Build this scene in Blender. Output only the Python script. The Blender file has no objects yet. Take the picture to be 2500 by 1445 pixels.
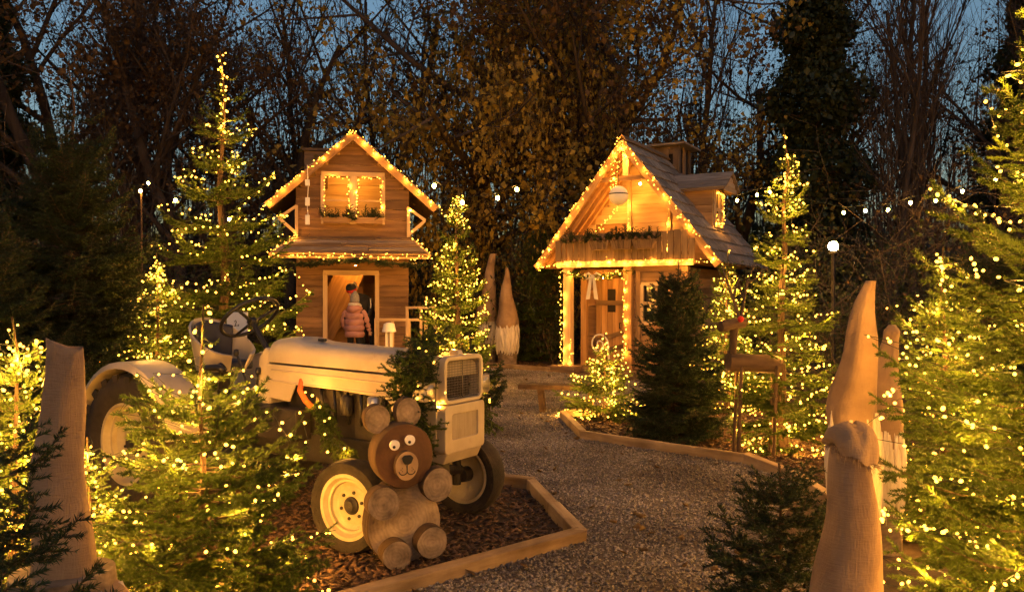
import bpy, bmesh, math, random
import numpy as np
from mathutils import Vector, Matrix, Euler, noise as mnoise

random.seed(7); rng = np.random.default_rng(7)
SC = bpy.context.scene
COL = SC.collection
R = math.radians
PI = math.pi

# ------------------------------------------------------------------ camera
CAMH, FPX = 1.6, 1950.0
cd = bpy.data.cameras.new('camera'); cam = bpy.data.objects.new('camera', cd); COL.objects.link(cam)
cam.location = (0, 0, CAMH); cam.rotation_euler = (R(90), 0, 0)
cd.sensor_width = 36.0; cd.lens = 36.0 * FPX / 2500.0
cd.clip_start = 0.05; cd.clip_end = 500
SC.camera = cam

# ------------------------------------------------------------------ dusk sky, faint sun, exposure
W = bpy.data.worlds.new('World'); SC.world = W; W.use_nodes = True
nt = W.node_tree
sky = nt.nodes.new('ShaderNodeTexSky'); sky.sky_type = 'NISHITA'; sky.sun_disc = False
SUN_EL, SUN_ROT = R(1.5), R(170)
sky.sun_elevation = SUN_EL; sky.sun_rotation = SUN_ROT
sky.air_density = 1.0; sky.dust_density = 1.5; sky.ozone_density = 2.2
nt.links.new(sky.outputs[0], nt.nodes['Background'].inputs[0])
nt.nodes['Background'].inputs[1].default_value = 0.15
sd = bpy.data.lights.new('sun', 'SUN'); sd.energy = 0.012; sd.angle = R(20); sd.color = (1.0, 0.75, 0.5)
sun = bpy.data.objects.new('sun', sd); COL.objects.link(sun)
sun.rotation_euler = (R(62), 0, R(-20))
BULB_E = 5.5       # radiance of the small fairy-light bulbs; their light output is carried by a point lamp beside every sixth bulb
BULB_W = 2.4
LIGHTC = (1.0, 0.42, 0.055)
BULB_C = (1.0, 0.41, 0.035)
LAMP_E = 110.0      # radiance of the larger festoon bulbs
SC.view_settings.view_transform = 'Standard'; SC.view_settings.look = 'None'
SC.view_settings.exposure = 1.3; SC.view_settings.gamma = 1.0
SC.view_settings.use_curve_mapping = False
cy = SC.cycles
cy.max_bounces = 3; cy.diffuse_bounces = 2; cy.glossy_bounces = 2; cy.transmission_bounces = 3; cy.transparent_max_bounces = 4
cy.sample_clamp_indirect = 2.0; cy.caustics_reflective = False; cy.caustics_refractive = False
cy.use_light_tree = True
cy.use_adaptive_sampling = True; cy.adaptive_threshold = .05; cy.light_sampling_threshold = .04; cy.adaptive_min_samples = 16
cy.use_denoising = True
try: cy.denoiser = 'OPENIMAGEDENOISE'
except Exception: pass

# ------------------------------------------------------------------ helpers
def P(px, py, d):            # photograph pixel at a chosen depth -> world point
    return Vector(((px - 1250) / FPX * d, d, CAMH + (722.5 - py) / FPX * d))
def G(px, py):               # photograph pixel on the ground -> world point
    d = CAMH * FPX / (py - 722.5)
    return Vector(((px - 1250) / FPX * d, d, 0))

class MB:
    def __init__(s): s.V = []; s.F = []; s.M = []
    def add(s, V, F, m=0):
        b = len(s.V); s.V.extend([tuple(v) for v in V])
        s.F.extend([tuple(i + b for i in f) for f in F]); s.M.extend([m] * len(F)); return s
    def box(s, lo, hi, m=0):
        x0, y0, z0 = lo; x1, y1, z1 = hi
        return s.add([(x0,y0,z0),(x1,y0,z0),(x1,y1,z0),(x0,y1,z0),(x0,y0,z1),(x1,y0,z1),(x1,y1,z1),(x0,y1,z1)],
                     [(0,3,2,1),(4,5,6,7),(0,1,5,4),(1,2,6,5),(2,3,7,6),(3,0,4,7)], m)
    def tube(s, pts, rad, n=6, m=0, cap=True):
        pts = [Vector(p) for p in pts]; k = len(pts)
        if not hasattr(rad, '__len__'): rad = [rad] * k
        b = len(s.V); ref = None
        for i, p in enumerate(pts):
            t = (pts[min(i+1, k-1)] - pts[max(i-1, 0)])
            t = t.normalized() if t.length > 1e-9 else Vector((0, 0, 1))
            if ref is None:
                ref = Vector((0, 0, 1)) if abs(t.z) < .9 else Vector((1, 0, 0))
            u = (ref - t * ref.dot(t)); u = u.normalized() if u.length > 1e-6 else t.orthogonal().normalized()
            ref = u; w = t.cross(u)
            for j in range(n):
                a = 2 * PI * j / n
                s.V.append(tuple(p + (u * math.cos(a) + w * math.sin(a)) * rad[i]))
        for i in range(k - 1):
            for j in range(n):
                j2 = (j + 1) % n
                s.F.append((b+i*n+j, b+i*n+j2, b+(i+1)*n+j2, b+(i+1)*n+j)); s.M.append(m)
        if cap:
            s.F.append(tuple(b + j for j in reversed(range(n)))); s.F.append(tuple(b + (k-1)*n + j for j in range(n))); s.M += [m, m]
        return s
    def lathe(s, prof, n=24, axis='z', m=0, cap=True, fn=None):
        """prof = [(r, h)...] round an axis; fn(angle, i, r) may vary the radius"""
        b = len(s.V); k = len(prof)
        for i, (r, h) in enumerate(prof):
            for j in range(n):
                a = 2 * PI * j / n; rr = fn(a, i, r) if fn else r
                c, d = rr * math.cos(a), rr * math.sin(a)
                s.V.append((c, d, h) if axis == 'z' else (c, h, d) if axis == 'y' else (h, c, d))
        for i in range(k - 1):
            for j in range(n):
                j2 = (j + 1) % n
                f = (b+i*n+j, b+i*n+j2, b+(i+1)*n+j2, b+(i+1)*n+j)
                s.F.append(f if axis != 'y' else f[::-1]); s.M.append(m)
        if cap:
            f0 = tuple(b + j for j in reversed(range(n))); f1 = tuple(b + (k-1)*n + j for j in range(n))
            if axis == 'y': f0, f1 = f0[::-1], f1[::-1]
            s.F += [f0, f1]; s.M += [m, m]
        return s
    def prism(s, poly, y0, y1, m=0):
        """poly in (x,z), counter-clockwise seen from -y, extruded y0..y1"""
        n = len(poly)
        V = [(x, y0, z) for x, z in poly] + [(x, y1, z) for x, z in poly]
        F = [tuple(range(n)), tuple(reversed(range(n, 2*n)))] + [((i+1) % n, i, n+i, n+(i+1) % n) for i in range(n)]
        return s.add(V, F, m)
    def mesh(s, name, smooth=False):
        me = bpy.data.meshes.new(name); me.from_pydata(s.V, [], s.F); me.update()
        if any(s.M): me.polygons.foreach_set('material_index', s.M)
        if smooth: me.polygons.foreach_set('use_smooth', [True] * len(me.polygons))
        return me

def trimesh(name, V, T, M=None, smooth=False):
    me = bpy.data.meshes.new(name); n = len(V); k = len(T)
    me.vertices.add(n); me.vertices.foreach_set('co', np.asarray(V, np.float32).ravel())
    me.loops.add(3 * k); me.loops.foreach_set('vertex_index', np.asarray(T, np.int32).ravel())
    me.polygons.add(k); me.polygons.foreach_set('loop_start', np.arange(0, 3*k, 3, dtype=np.int32))
    me.polygons.foreach_set('loop_total', np.full(k, 3, np.int32))
    if M is not None: me.polygons.foreach_set('material_index', np.asarray(M, np.int32))
    if smooth: me.polygons.foreach_set('use_smooth', [True] * k)
    me.update(calc_edges=True); return me

def bevelled(me, w=.008, seg=2, angle=35):
    bm = bmesh.new(); bm.from_mesh(me)
    ed = [e for e in bm.edges if len(e.link_faces) == 2 and e.calc_face_angle(0) > R(angle)]
    bmesh.ops.bevel(bm, geom=ed, offset=w, segments=seg, profile=.6, affect='EDGES', clamp_overlap=True)
    bm.to_mesh(me); bm.free(); return me

def obj(name, me, mats, parent=None, loc=(0,0,0), rot=(0,0,0), scale=(1,1,1)):
    if isinstance(me, MB): me = me.mesh(name)
    o = bpy.data.objects.new(name, me); COL.objects.link(o)
    if mats is not None:
        for m in (mats if isinstance(mats, (list, tuple)) else [mats]):
            if len(me.materials) < (len(mats) if isinstance(mats, (list, tuple)) else 1): me.materials.append(m)
    o.parent = parent; o.location = loc; o.rotation_euler = rot; o.scale = scale
    return o
def smooth(o, ang=40):
    me = o.data
    me.polygons.foreach_set('use_smooth', [True] * len(me.polygons))
    try: me.set_sharp_from_angle(angle=R(ang))
    except Exception: pass
    return o
def tag(o, label=None, cat=None, group=None, kind=None):
    if label: o['label'] = label
    if cat: o['category'] = cat
    if group: o['group'] = group
    if kind: o['kind'] = kind
    return o
def thing(name, label, cat, loc=(0,0,0), rz=0, group=None):
    o = bpy.data.objects.new(name, None); COL.objects.link(o)
    o.empty_display_size = .1; o.location = loc; o.rotation_euler = (0, 0, rz)
    return tag(o, label, cat, group)

# ------------------------------------------------------------------ materials
def mat(name, c1, c2=None, scale=6.0, rough=.75, bump=.0, bscale=40.0, stretch=(1,1,1), rand=.0, metal=0, spec=.4, detail=6, sub=0, c3=None, trans=0):
    m = bpy.data.materials.new(name); m.use_nodes = True
    t = m.node_tree; N = t.nodes; L = t.links; b = N['Principled BSDF']
    b.inputs['Roughness'].default_value = rough; b.inputs['Metallic'].default_value = metal
    b.inputs['Specular IOR Level'].default_value = spec
    c2 = c2 or c1
    tc = N.new('ShaderNodeTexCoord'); mp = N.new('ShaderNodeMapping'); L.new(tc.outputs['Object'], mp.inputs[0])
    mp.inputs['Scale'].default_value = stretch
    oi = N.new('ShaderNodeObjectInfo')
    mul = N.new('ShaderNodeMath'); mul.operation = 'MULTIPLY'; mul.inputs[1].default_value = 37.0
    L.new(oi.outputs['Random'], mul.inputs[0]); L.new(mul.outputs[0], mp.inputs['Location'])
    nz = N.new('ShaderNodeTexNoise'); nz.inputs['Scale'].default_value = scale; nz.inputs['Detail'].default_value = detail
    nz.inputs['Roughness'].default_value = .62
    L.new(mp.outputs[0], nz.inputs['Vector'])
    cr = N.new('ShaderNodeValToRGB'); L.new(nz.outputs['Fac'], cr.inputs[0])
    cr.color_ramp.elements[0].position = .34; cr.color_ramp.elements[1].position = .66
    cr.color_ramp.elements[0].color = (*c1, 1); cr.color_ramp.elements[1].color = (*c2, 1)
    if c3:
        e = cr.color_ramp.elements.new(.8); e.color = (*c3, 1)
    out = cr.outputs[0]
    if rand:
        hs = N.new('ShaderNodeHueSaturation'); mr = N.new('ShaderNodeMapRange')
        L.new(oi.outputs['Random'], mr.inputs[0]); mr.inputs[3].default_value = 1 - rand; mr.inputs[4].default_value = 1 + rand
        L.new(mr.outputs[0], hs.inputs['Value']); L.new(out, hs.inputs['Color']); out = hs.outputs[0]
    L.new(out, b.inputs['Base Color'])
    if bump:
        n2 = N.new('ShaderNodeTexNoise'); n2.inputs['Scale'].default_value = bscale; n2.inputs['Detail'].default_value = 5
        L.new(mp.outputs[0], n2.inputs['Vector'])
        bp = N.new('ShaderNodeBump'); bp.inputs['Strength'].default_value = bump; bp.inputs['Distance'].default_value = .01
        L.new(n2.outputs['Fac'], bp.inputs['Height']); L.new(bp.outputs[0], b.inputs['Normal'])
    if trans:
        tb = N.new('ShaderNodeBsdfTranslucent'); mx = N.new('ShaderNodeMixShader'); mx.inputs[0].default_value = trans
        L.new(out, tb.inputs[0]); L.new(b.outputs[0], mx.inputs[1]); L.new(tb.outputs[0], mx.inputs[2])
        L.new(mx.outputs[0], N['Material Output'].inputs[0])
    return m
def emit(name, col, e):
    m = bpy.data.materials.new(name); m.use_nodes = True
    t = m.node_tree; t.nodes.clear()
    em = t.nodes.new('ShaderNodeEmission'); em.inputs[0].default_value = (*col, 1); em.inputs[1].default_value = e
    o = t.nodes.new('ShaderNodeOutputMaterial'); t.links.new(em.outputs[0], o.inputs[0]); return m

M_bulb = emit('warm_bulb_light', BULB_C, BULB_E)
M_bulb.cycles.emission_sampling = 'NONE'
M_lamp = emit('festoon_bulb_light', (1.0, .46, .08), LAMP_E)
M_flood = emit('lamp_globe_light', (1.0, .58, .16), 150)
M_room = emit('room_bulb_light', (1.0, .38, .045), 210)
M_needle = mat('fir_needles', (.040,.072,.009), (.105,.160,.016), 9, .5, rand=.28, trans=.3)
M_needle_d = mat('spruce_and_shade_needles', (.012,.028,.010), (.030,.055,.018), 9, .6, rand=.2, trans=.15)  # dark spruce green; on the low spruce by the path gnome it also carries shade
M_twig = mat('fir_twig_bark', (.07,.05,.03), (.13,.09,.05), 20, .85)
M_bark = mat('bark', (.035,.025,.018), (.10,.07,.045), 5, .95, .8, 30, (1,1,.25))
M_bark_w = mat('brown_bark', (.045,.027,.016), (.12,.075,.042), 6, .95, .8, 30, (1,1,.3))
M_twigs = mat('bare_twigs', (.034,.025,.019), (.085,.060,.042), 3, .9, rand=.15)
M_leaf = mat('autumn_leaves', (.16,.09,.016), (.52,.37,.05), 1.3, .6, rand=.1, c3=(.22,.10,.025), trans=.35)
M_leaf_b = mat('brown_leaves', (.07,.038,.015), (.17,.10,.032), 1.5, .65, rand=.1, trans=.3)
M_leaf_g = mat('ivy_leaves', (.015,.028,.010), (.06,.075,.02), 2, .5, rand=.1, trans=.2)
M_gnd = mat('garden_soil', (.035,.022,.014), (.085,.055,.035), 7, .95, 1.0, 60)
M_gravel = mat('gravel_bed', (.09,.075,.06), (.26,.22,.18), 55, .95, 1.0, 120, detail=3)
M_stone = mat('gravel_stones', (.072,.067,.062), (.50,.455,.41), 60, .85, detail=2)
M_chip = mat('bark_chips', (.03,.017,.010), (.19,.11,.06), 30, .9, detail=2)
M_timber = mat('edging_timber', (.30,.20,.10), (.50,.37,.21), 7, .8, .35, 50, (.25,2,2), rand=.12)
M_plank = mat('honey_planks', (.26,.14,.055), (.46,.27,.115), 6, .7, .4, 45, (.2,2.2,2.2), rand=.32)
M_plank_b = mat('brown_planks', (.13,.066,.028), (.27,.15,.065), 6, .75, .5, 45, (.2,2.2,2.2), rand=.38)
M_plank_d = mat('aged_planks', (.12,.075,.04), (.25,.16,.085), 6, .85, .5, 45, (.2,2.2,2.2), rand=.25)
M_plank_l = mat('pale_planks', (.48,.32,.16), (.64,.47,.27), 6, .7, .3, 45, (.2,2.2,2.2), rand=.12)
M_shing = mat('weathered_shingles', (.19,.145,.105), (.42,.33,.25), 7, .9, .6, 50, (.3,2,2), rand=.3)
M_dark = mat('room_dark', (.02,.014,.01), rough=.9)
M_cream = mat('cream_tractor_paint', (.45,.39,.28), (.55,.48,.36), 4, .36, .05, 90, c3=(.30,.23,.14), spec=.5)
M_rust = mat('worn_cream_rim', (.34,.28,.17), (.48,.42,.28), 6, .5, .2, 60, c3=(.17,.10,.05))
M_rubber = mat('tyre_rubber', (.016,.014,.012), (.05,.038,.027), 7, .9, .4, 50, c3=(.12,.08,.045))
M_iron = mat('dark_greasy_iron', (.018,.016,.014), (.05,.042,.035), 6, .55, .3, 40, metal=.3)
M_blackp = mat('black_plastic', (.012,.012,.013), (.02,.02,.022), 5, .35)
M_chrome = mat('dull_chrome', (.35,.33,.30), (.5,.48,.44), 6, .3, metal=.9)
M_grille = mat('dark_grille_wire', (.10,.09,.075), (.18,.165,.14), 9, .4, metal=.5)
M_seat = mat('navy_seat_pad', (.012,.014,.028), (.03,.032,.05), 9, .5, .2, 30)
M_orange = mat('orange_pipe', (.45,.10,.02), (.5,.14,.03), 8, .6)
M_white = mat('white_plastic', (.72,.70,.66), (.80,.78,.74), 5, .5)
M_black = mat('black_ink', (.01,.01,.01), rough=.5)
M_bear = mat('stained_bear_wood', (.06,.026,.010), (.14,.062,.022), 4, .6, .3, 40, c3=(.19,.085,.03))
M_cut = mat('cut_log_face', (.24,.17,.10), (.52,.40,.26), 6, .8, .5, 35, c3=(.28,.19,.10))
M_cutd = mat('grey_cut_log', (.13,.095,.065), (.36,.28,.20), 9, .85, .5, 35, c3=(.20,.14,.09))
M_snout = mat('pale_snout_wood', (.34,.22,.11), (.46,.32,.17), 6, .7, .2, 40)
M_beard = mat('beard_wool', (.50,.44,.36), (.70,.64,.55), 12, .95, .6, 40, (2,2,.3))
M_pink = mat('pink_puffer', (.40,.19,.165), (.50,.25,.21), 4, .45, .2, 14)
M_knit = mat('grey_knit', (.20,.19,.18), (.32,.30,.28), 40, .95, .6, 90)
M_fur = mat('pale_fur', (.48,.45,.40), (.62,.58,.52), 30, .95, .8, 70)
M_blackc = mat('black_coat', (.008,.008,.010), (.02,.02,.024), 6, .8)
M_red = mat('red_knit', (.40,.02,.015), (.52,.035,.025), 30, .9, .5, 80)
M_skin = mat('skin', (.45,.27,.19), (.52,.32,.23), 5, .55)
M_ribbon = mat('cream_ribbon', (.62,.55,.42), (.72,.65,.5), 5, .6)
M_cone = mat('pine_cones', (.07,.035,.015), (.16,.09,.04), 20, .8)
M_wire = mat('light_wire', (.012,.018,.010), rough=.6)
M_iron_w = mat('pale_wrought_iron', (.5,.46,.38), (.6,.56,.48), 8, .5)
M_glass = mat('window_glass', (.02,.02,.025), rough=.08, spec=.6)

def ringed(m, strength=.16, scale=13):
    t = m.node_tree; N = t.nodes; L = t.links; b = N['Principled BSDF']
    tc = N.new('ShaderNodeTexCoord'); w = N.new('ShaderNodeTexWave'); w.wave_type = 'RINGS'; w.rings_direction = 'Y'
    w.inputs['Scale'].default_value = scale; w.inputs['Distortion'].default_value = 9; w.inputs['Detail'].default_value = 4; w.inputs['Detail Scale'].default_value = 1.2
    L.new(tc.outputs['Object'], w.inputs[0])
    nz = N.new('ShaderNodeTexNoise'); nz.inputs['Scale'].default_value = 3.2; L.new(tc.outputs['Object'], nz.inputs[0])
    src = b.inputs['Base Color'].links[0].from_socket
    mx = N.new('ShaderNodeMix'); mx.data_type = 'RGBA'; mx.blend_type = 'MULTIPLY'; mx.inputs[0].default_value = strength
    L.new(src, mx.inputs[6]); L.new(w.outputs['Color'], mx.inputs[7])
    cr = N.new('ShaderNodeValToRGB'); cr.color_ramp.elements[0].position = .40; cr.color_ramp.elements[0].color = (.45,.40,.35,1); cr.color_ramp.elements[1].position = .58; L.new(nz.outputs['Fac'], cr.inputs[0])
    m2 = N.new('ShaderNodeMix'); m2.data_type = 'RGBA'; m2.blend_type = 'MULTIPLY'; m2.inputs[0].default_value = .75
    L.new(mx.outputs[2], m2.inputs[6]); L.new(cr.outputs[0], m2.inputs[7]); L.new(m2.outputs[2], b.inputs['Base Color'])
for m_ in (M_cut, M_cutd): ringed(m_)
ringed(M_bear, .1, 10)
def patchy(m, scale=.9, dark=.5):
    t = m.node_tree; N = t.nodes; L = t.links; b = N['Principled BSDF']; tc = N.new('ShaderNodeTexCoord')
    nz = N.new('ShaderNodeTexNoise'); nz.inputs['Scale'].default_value = scale; nz.inputs['Detail'].default_value = 4; L.new(tc.outputs['Object'], nz.inputs[0])
    cr = N.new('ShaderNodeValToRGB'); cr.color_ramp.elements[0].position = .38; cr.color_ramp.elements[0].color = (dark, dark*.95, dark*.9, 1); cr.color_ramp.elements[1].position = .62; L.new(nz.outputs['Fac'], cr.inputs[0])
    src = b.inputs['Base Color'].links[0].from_socket
    m2 = N.new('ShaderNodeMix'); m2.data_type = 'RGBA'; m2.blend_type = 'MULTIPLY'; m2.inputs[0].default_value = 1
    L.new(src, m2.inputs[6]); L.new(cr.outputs[0], m2.inputs[7]); L.new(m2.outputs[2], b.inputs['Base Color'])
patchy(M_stone); patchy(M_gravel); patchy(M_cream, 2.5, .78); patchy(M_timber, 3, .6)

def burlap():
    m = mat('burlap', (.22,.14,.08), (.36,.25,.15), 3.0, .95, 0)
    t = m.node_tree; N = t.nodes; L = t.links; b = N['Principled BSDF']
    tc = N.new('ShaderNodeTexCoord'); hs = []
    for sc in ((160, 160, 26), (26, 26, 170), (7, 7, 4)):          # up-and-down threads, round threads, creases
        mp = N.new('ShaderNodeMapping'); mp.inputs['Scale'].default_value = sc; L.new(tc.outputs['Object'], mp.inputs[0])
        n = N.new('ShaderNodeTexNoise'); n.inputs['Scale'].default_value = 1.0; n.inputs['Detail'].default_value = 3; L.new(mp.outputs[0], n.inputs[0]); hs.append(n)
    m1 = N.new('ShaderNodeMath'); m1.operation = 'ADD'; L.new(hs[0].outputs['Fac'], m1.inputs[0]); L.new(hs[1].outputs['Fac'], m1.inputs[1])
    m2 = N.new('ShaderNodeMath'); m2.operation = 'MULTIPLY_ADD'; L.new(hs[2].outputs['Fac'], m2.inputs[0]); m2.inputs[1].default_value = 6.0; L.new(m1.outputs[0], m2.inputs[2])
    bp = N.new('ShaderNodeBump'); bp.inputs['Strength'].default_value = .55; bp.inputs['Distance'].default_value = .006
    L.new(m2.outputs[0], bp.inputs['Height']); L.new(bp.outputs[0], b.inputs['Normal']); return m
M_burlap = burlap()

# ------------------------------------------------------------------ ground, path
def scatter_poly(poly, n, near=2.5):
    xs = [p[0] for p in poly]; ys = [p[1] for p in poly]; out = []
    pa = np.array(poly)
    while len(out) < n:
        k = n * 3
        x = rng.uniform(min(xs), max(xs), k)
        t = rng.random(k); y0, y1 = max(min(ys), .5), max(ys)
        y = y0 * (y1 / y0) ** t                                   # denser where it is nearer
        ins = np.zeros(k, bool); j = len(pa) - 1
        for i in range(len(pa)):
            xi, yi = pa[i]; xj, yj = pa[j]
            c = ((yi > y) != (yj > y)) & (x < (xj - xi) * (y - yi) / (yj - yi + 1e-12) + xi)
            ins ^= c; j = i
        out += list(zip(x[ins], y[ins]))
    return np.array(out[:n])

OCT_V = np.array([(1,0,0),(-1,0,0),(0,1,0),(0,-1,0),(0,0,1),(0,0,-1)], float)
OCT_F = np.array([(0,2,4),(2,1,4),(1,3,4),(3,0,4),(2,0,5),(1,2,5),(3,1,5),(0,3,5)])
def scatter_mesh(name, xy, size, flat, lift=0.0, tilt=.5, elong=1.0):
    n = len(xy)
    s = rng.uniform(size[0], size[1], n)
    dims = np.stack([s * rng.uniform(.8, 1.2, n) * elong, s * rng.uniform(.6, 1., n), s * flat * rng.uniform(.7, 1.3, n)], 1)
    V = OCT_V[None] * dims[:, None, :] * rng.uniform(.75, 1.25, (n, 6, 1))
    a = rng.uniform(0, 2*PI, n); tl = rng.uniform(-tilt, tilt, n)
    c, d = np.cos(tl)[:, None], np.sin(tl)[:, None]
    V = np.stack([V[..., 0]*c - V[..., 2]*d, V[..., 1], V[..., 0]*d + V[..., 2]*c], 2)
    c, d = np.cos(a)[:, None], np.sin(a)[:, None]
    V = np.stack([V[..., 0]*c - V[..., 1]*d, V[..., 0]*d + V[..., 1]*c, V[..., 2]], 2)
    V += np.stack([xy[:, 0], xy[:, 1], np.full(n, lift) + dims[:, 2] * .5], 1)[:, None, :]
    T = (OCT_F[None] + (np.arange(n) * 6)[:, None, None]).reshape(-1, 3)
    return trimesh(name, V.reshape(-1, 3), T)

def flat_poly(poly, z, sub=0):
    bm = bmesh.new(); vs = [bm.verts.new((x, y, z)) for x, y in poly]; f = bm.faces.new(vs)
    if f.normal.z < 0: f.normal_flip()
    me = bpy.data.meshes.new('sheet'); bm.to_mesh(me); bm.free(); return me

gb = MB(); gb.add([(-120,-30,0),(120,-30,0),(120,220,0),(-120,220,0)], [(0,1,2,3)])
ground = tag(obj('ground', gb, M_gnd), 'dark bark covered garden soil under the fir trees', kind='structure')

g2 = lambda px, py: tuple(G(px, py)[:2])
PATH = [g2(640,1540), g2(1421,1318), g2(1352,1252), g2(1300,1190), g2(1236,1180), g2(1120,1060), g2(1020,985), g2(900,925), (-4.5,15.8), (-1.2,16.2),
        g2(1180,898), g2(1345,908), g2(1420,915), (2.6,14.6), (2.2,11.6), g2(1470,1012), g2(1371,1020), g2(1420,1072), g2(1822,1133), g2(1935,1178), (1.75,5.2), (1.9,3.4), (1.6,-2), (-2.2,-2), (-1.2,2.6)]
path = tag(obj('path', flat_poly(PATH, .006), M_gravel), 'grey gravel path winding between the timber edged beds', kind='structure')
near = [p for p in PATH]
pts = scatter_poly([(x, max(y, 2.6)) for x, y in PATH], 42000)
st = tag(obj('gravel', scatter_mesh('gravel', pts, (.008, .019), .6, .006), M_stone), 'loose grey and tan gravel stones on the path', 'gravel', kind='stuff')

BED_T = [g2(640,1525), g2(1408,1312), g2(1340,1255), g2(1290,1196), g2(1230,1186), g2(1120,1070), (-1.6,9.5), (-4.6,9.5), (-4.8,3.4), (-1.6,3.2)]
BED_R = [g2(1382,1022), g2(1428,1066), g2(1822,1126), g2(1940,1172), (2.3,5.1), (4.6,6.0), (4.6,11.5), (2.4,11.6), g2(1470,1008)]
BED_B = [(-.7,17.2), g2(1180,894), g2(1345,904), (1.1,18.5), (-.6,20)]
for nm, pl, n, lab in (('tractor_bed_mulch', BED_T, 15000, 'coarse brown bark mulch around the tractor and the wooden bear'),
                       ('fir_bed_mulch', BED_R, 10000, 'brown bark mulch under the unlit spruce beside the path'),
                       ('gnome_bed_mulch', BED_B, 2500, 'bark mulch and fallen leaves at the feet of the twin gnomes')):
    tag(obj(nm, scatter_mesh(nm, scatter_poly(pl, n), (.013, .036), .22, .004, .6, 1.7), M_chip), lab, 'bark mulch', kind='stuff')
lv = scatter_poly(BED_B, 260)
tag(obj('fallen_leaves', scatter_mesh('fallen_leaves', np.concatenate([lv, scatter_poly(BED_R, 120), scatter_poly([(x, max(y, 2.6)) for x, y in PATH], 130)]), (.03, .05), .12, .02, .7), M_leaf_b), 'dry brown fallen leaves lying on the mulch', 'leaves', kind='stuff')

def edging(label, pts, h=.13, w=.09, group=None):
    e = thing('timber_edging', label, 'edging', (pts[0][0], pts[0][1], 0), 0)
    o0 = Vector((pts[0][0], pts[0][1]))
    for i in range(len(pts) - 1):
        a, b = Vector(pts[i][:2]), Vector(pts[i+1][:2]); d = b - a; L = d.length
        m = MB().box((-.02, -w/2, -.02), (L + .02 - .035*(i % 2), w/2, h + .004*(i % 2)))
        for k, v in enumerate(m.V): m.V[k] = (v[0], v[1] + random.uniform(-.006, .006), v[2] + random.uniform(-.006, .006))
        obj('beam', bevelled(m.mesh('beam'), .009), M_timber, e, tuple((a - o0)) + (0,), (0, 0, math.atan2(d.y, d.x)))
    return e
edging('pale timber beams edging the tractor bed beside the path', [g2(640,1540), g2(1415,1322), g2(1350,1253), g2(1296,1192), g2(1225,1182), g2(1130,1080)], .085, .085)
edging('pale timber beams edging the bed of the unlit spruce', [g2(1500,1006), g2(1374,1022), g2(1424,1072), g2(1822,1132), g2(1940,1178), (2.4,5.0)], .10, .075)
edging('low timber beams edging the bed of the twin gnomes', [(-.9,17.1), g2(1190,894), g2(1345,908)], .09, .08)

# ------------------------------------------------------------------ fir branches (shared meshes)
def needle_set(p0, p1, dens, nl, nw, droop=0.0):
    """triangular needles round a shoot from p0 to p1"""
    p0, p1 = np.array(p0), np.array(p1); d = p1 - p0; L = np.linalg.norm(d)
    n = max(4, int(L * dens)); t = rng.random(n); d = d / L
    up = np.array([0, 0, 1.0]); s = np.cross(d, up); s /= (np.linalg.norm(s) + 1e-9); u = np.cross(s, d)
    az = rng.uniform(0, 2*PI, n); side = np.cos(az) * 1.15; vert = np.sin(az) * .75 + .25
    dirn = s * side[:, None] + u * vert[:, None]; dirn /= np.linalg.norm(dirn, axis=1)[:, None]
    lean = rng.uniform(.55, 1.1, n)[:, None]
    nd = dirn + d * lean; nd /= np.linalg.norm(nd, axis=1)[:, None]
    b = p0 + d * (t * L)[:, None]; l = nl * rng.uniform(.75, 1.15, n) * (1 - .35 * np.maximum(0, t - .85) / .15)
    w = np.cross(nd, dirn + rng.normal(0, .6, (n, 3))); w /= (np.linalg.norm(w, axis=1)[:, None] + 1e-9); w *= nw / 2
    V = np.stack([b - w, b + w, b + nd * l[:, None]], 1).reshape(-1, 3)
    return V
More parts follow.
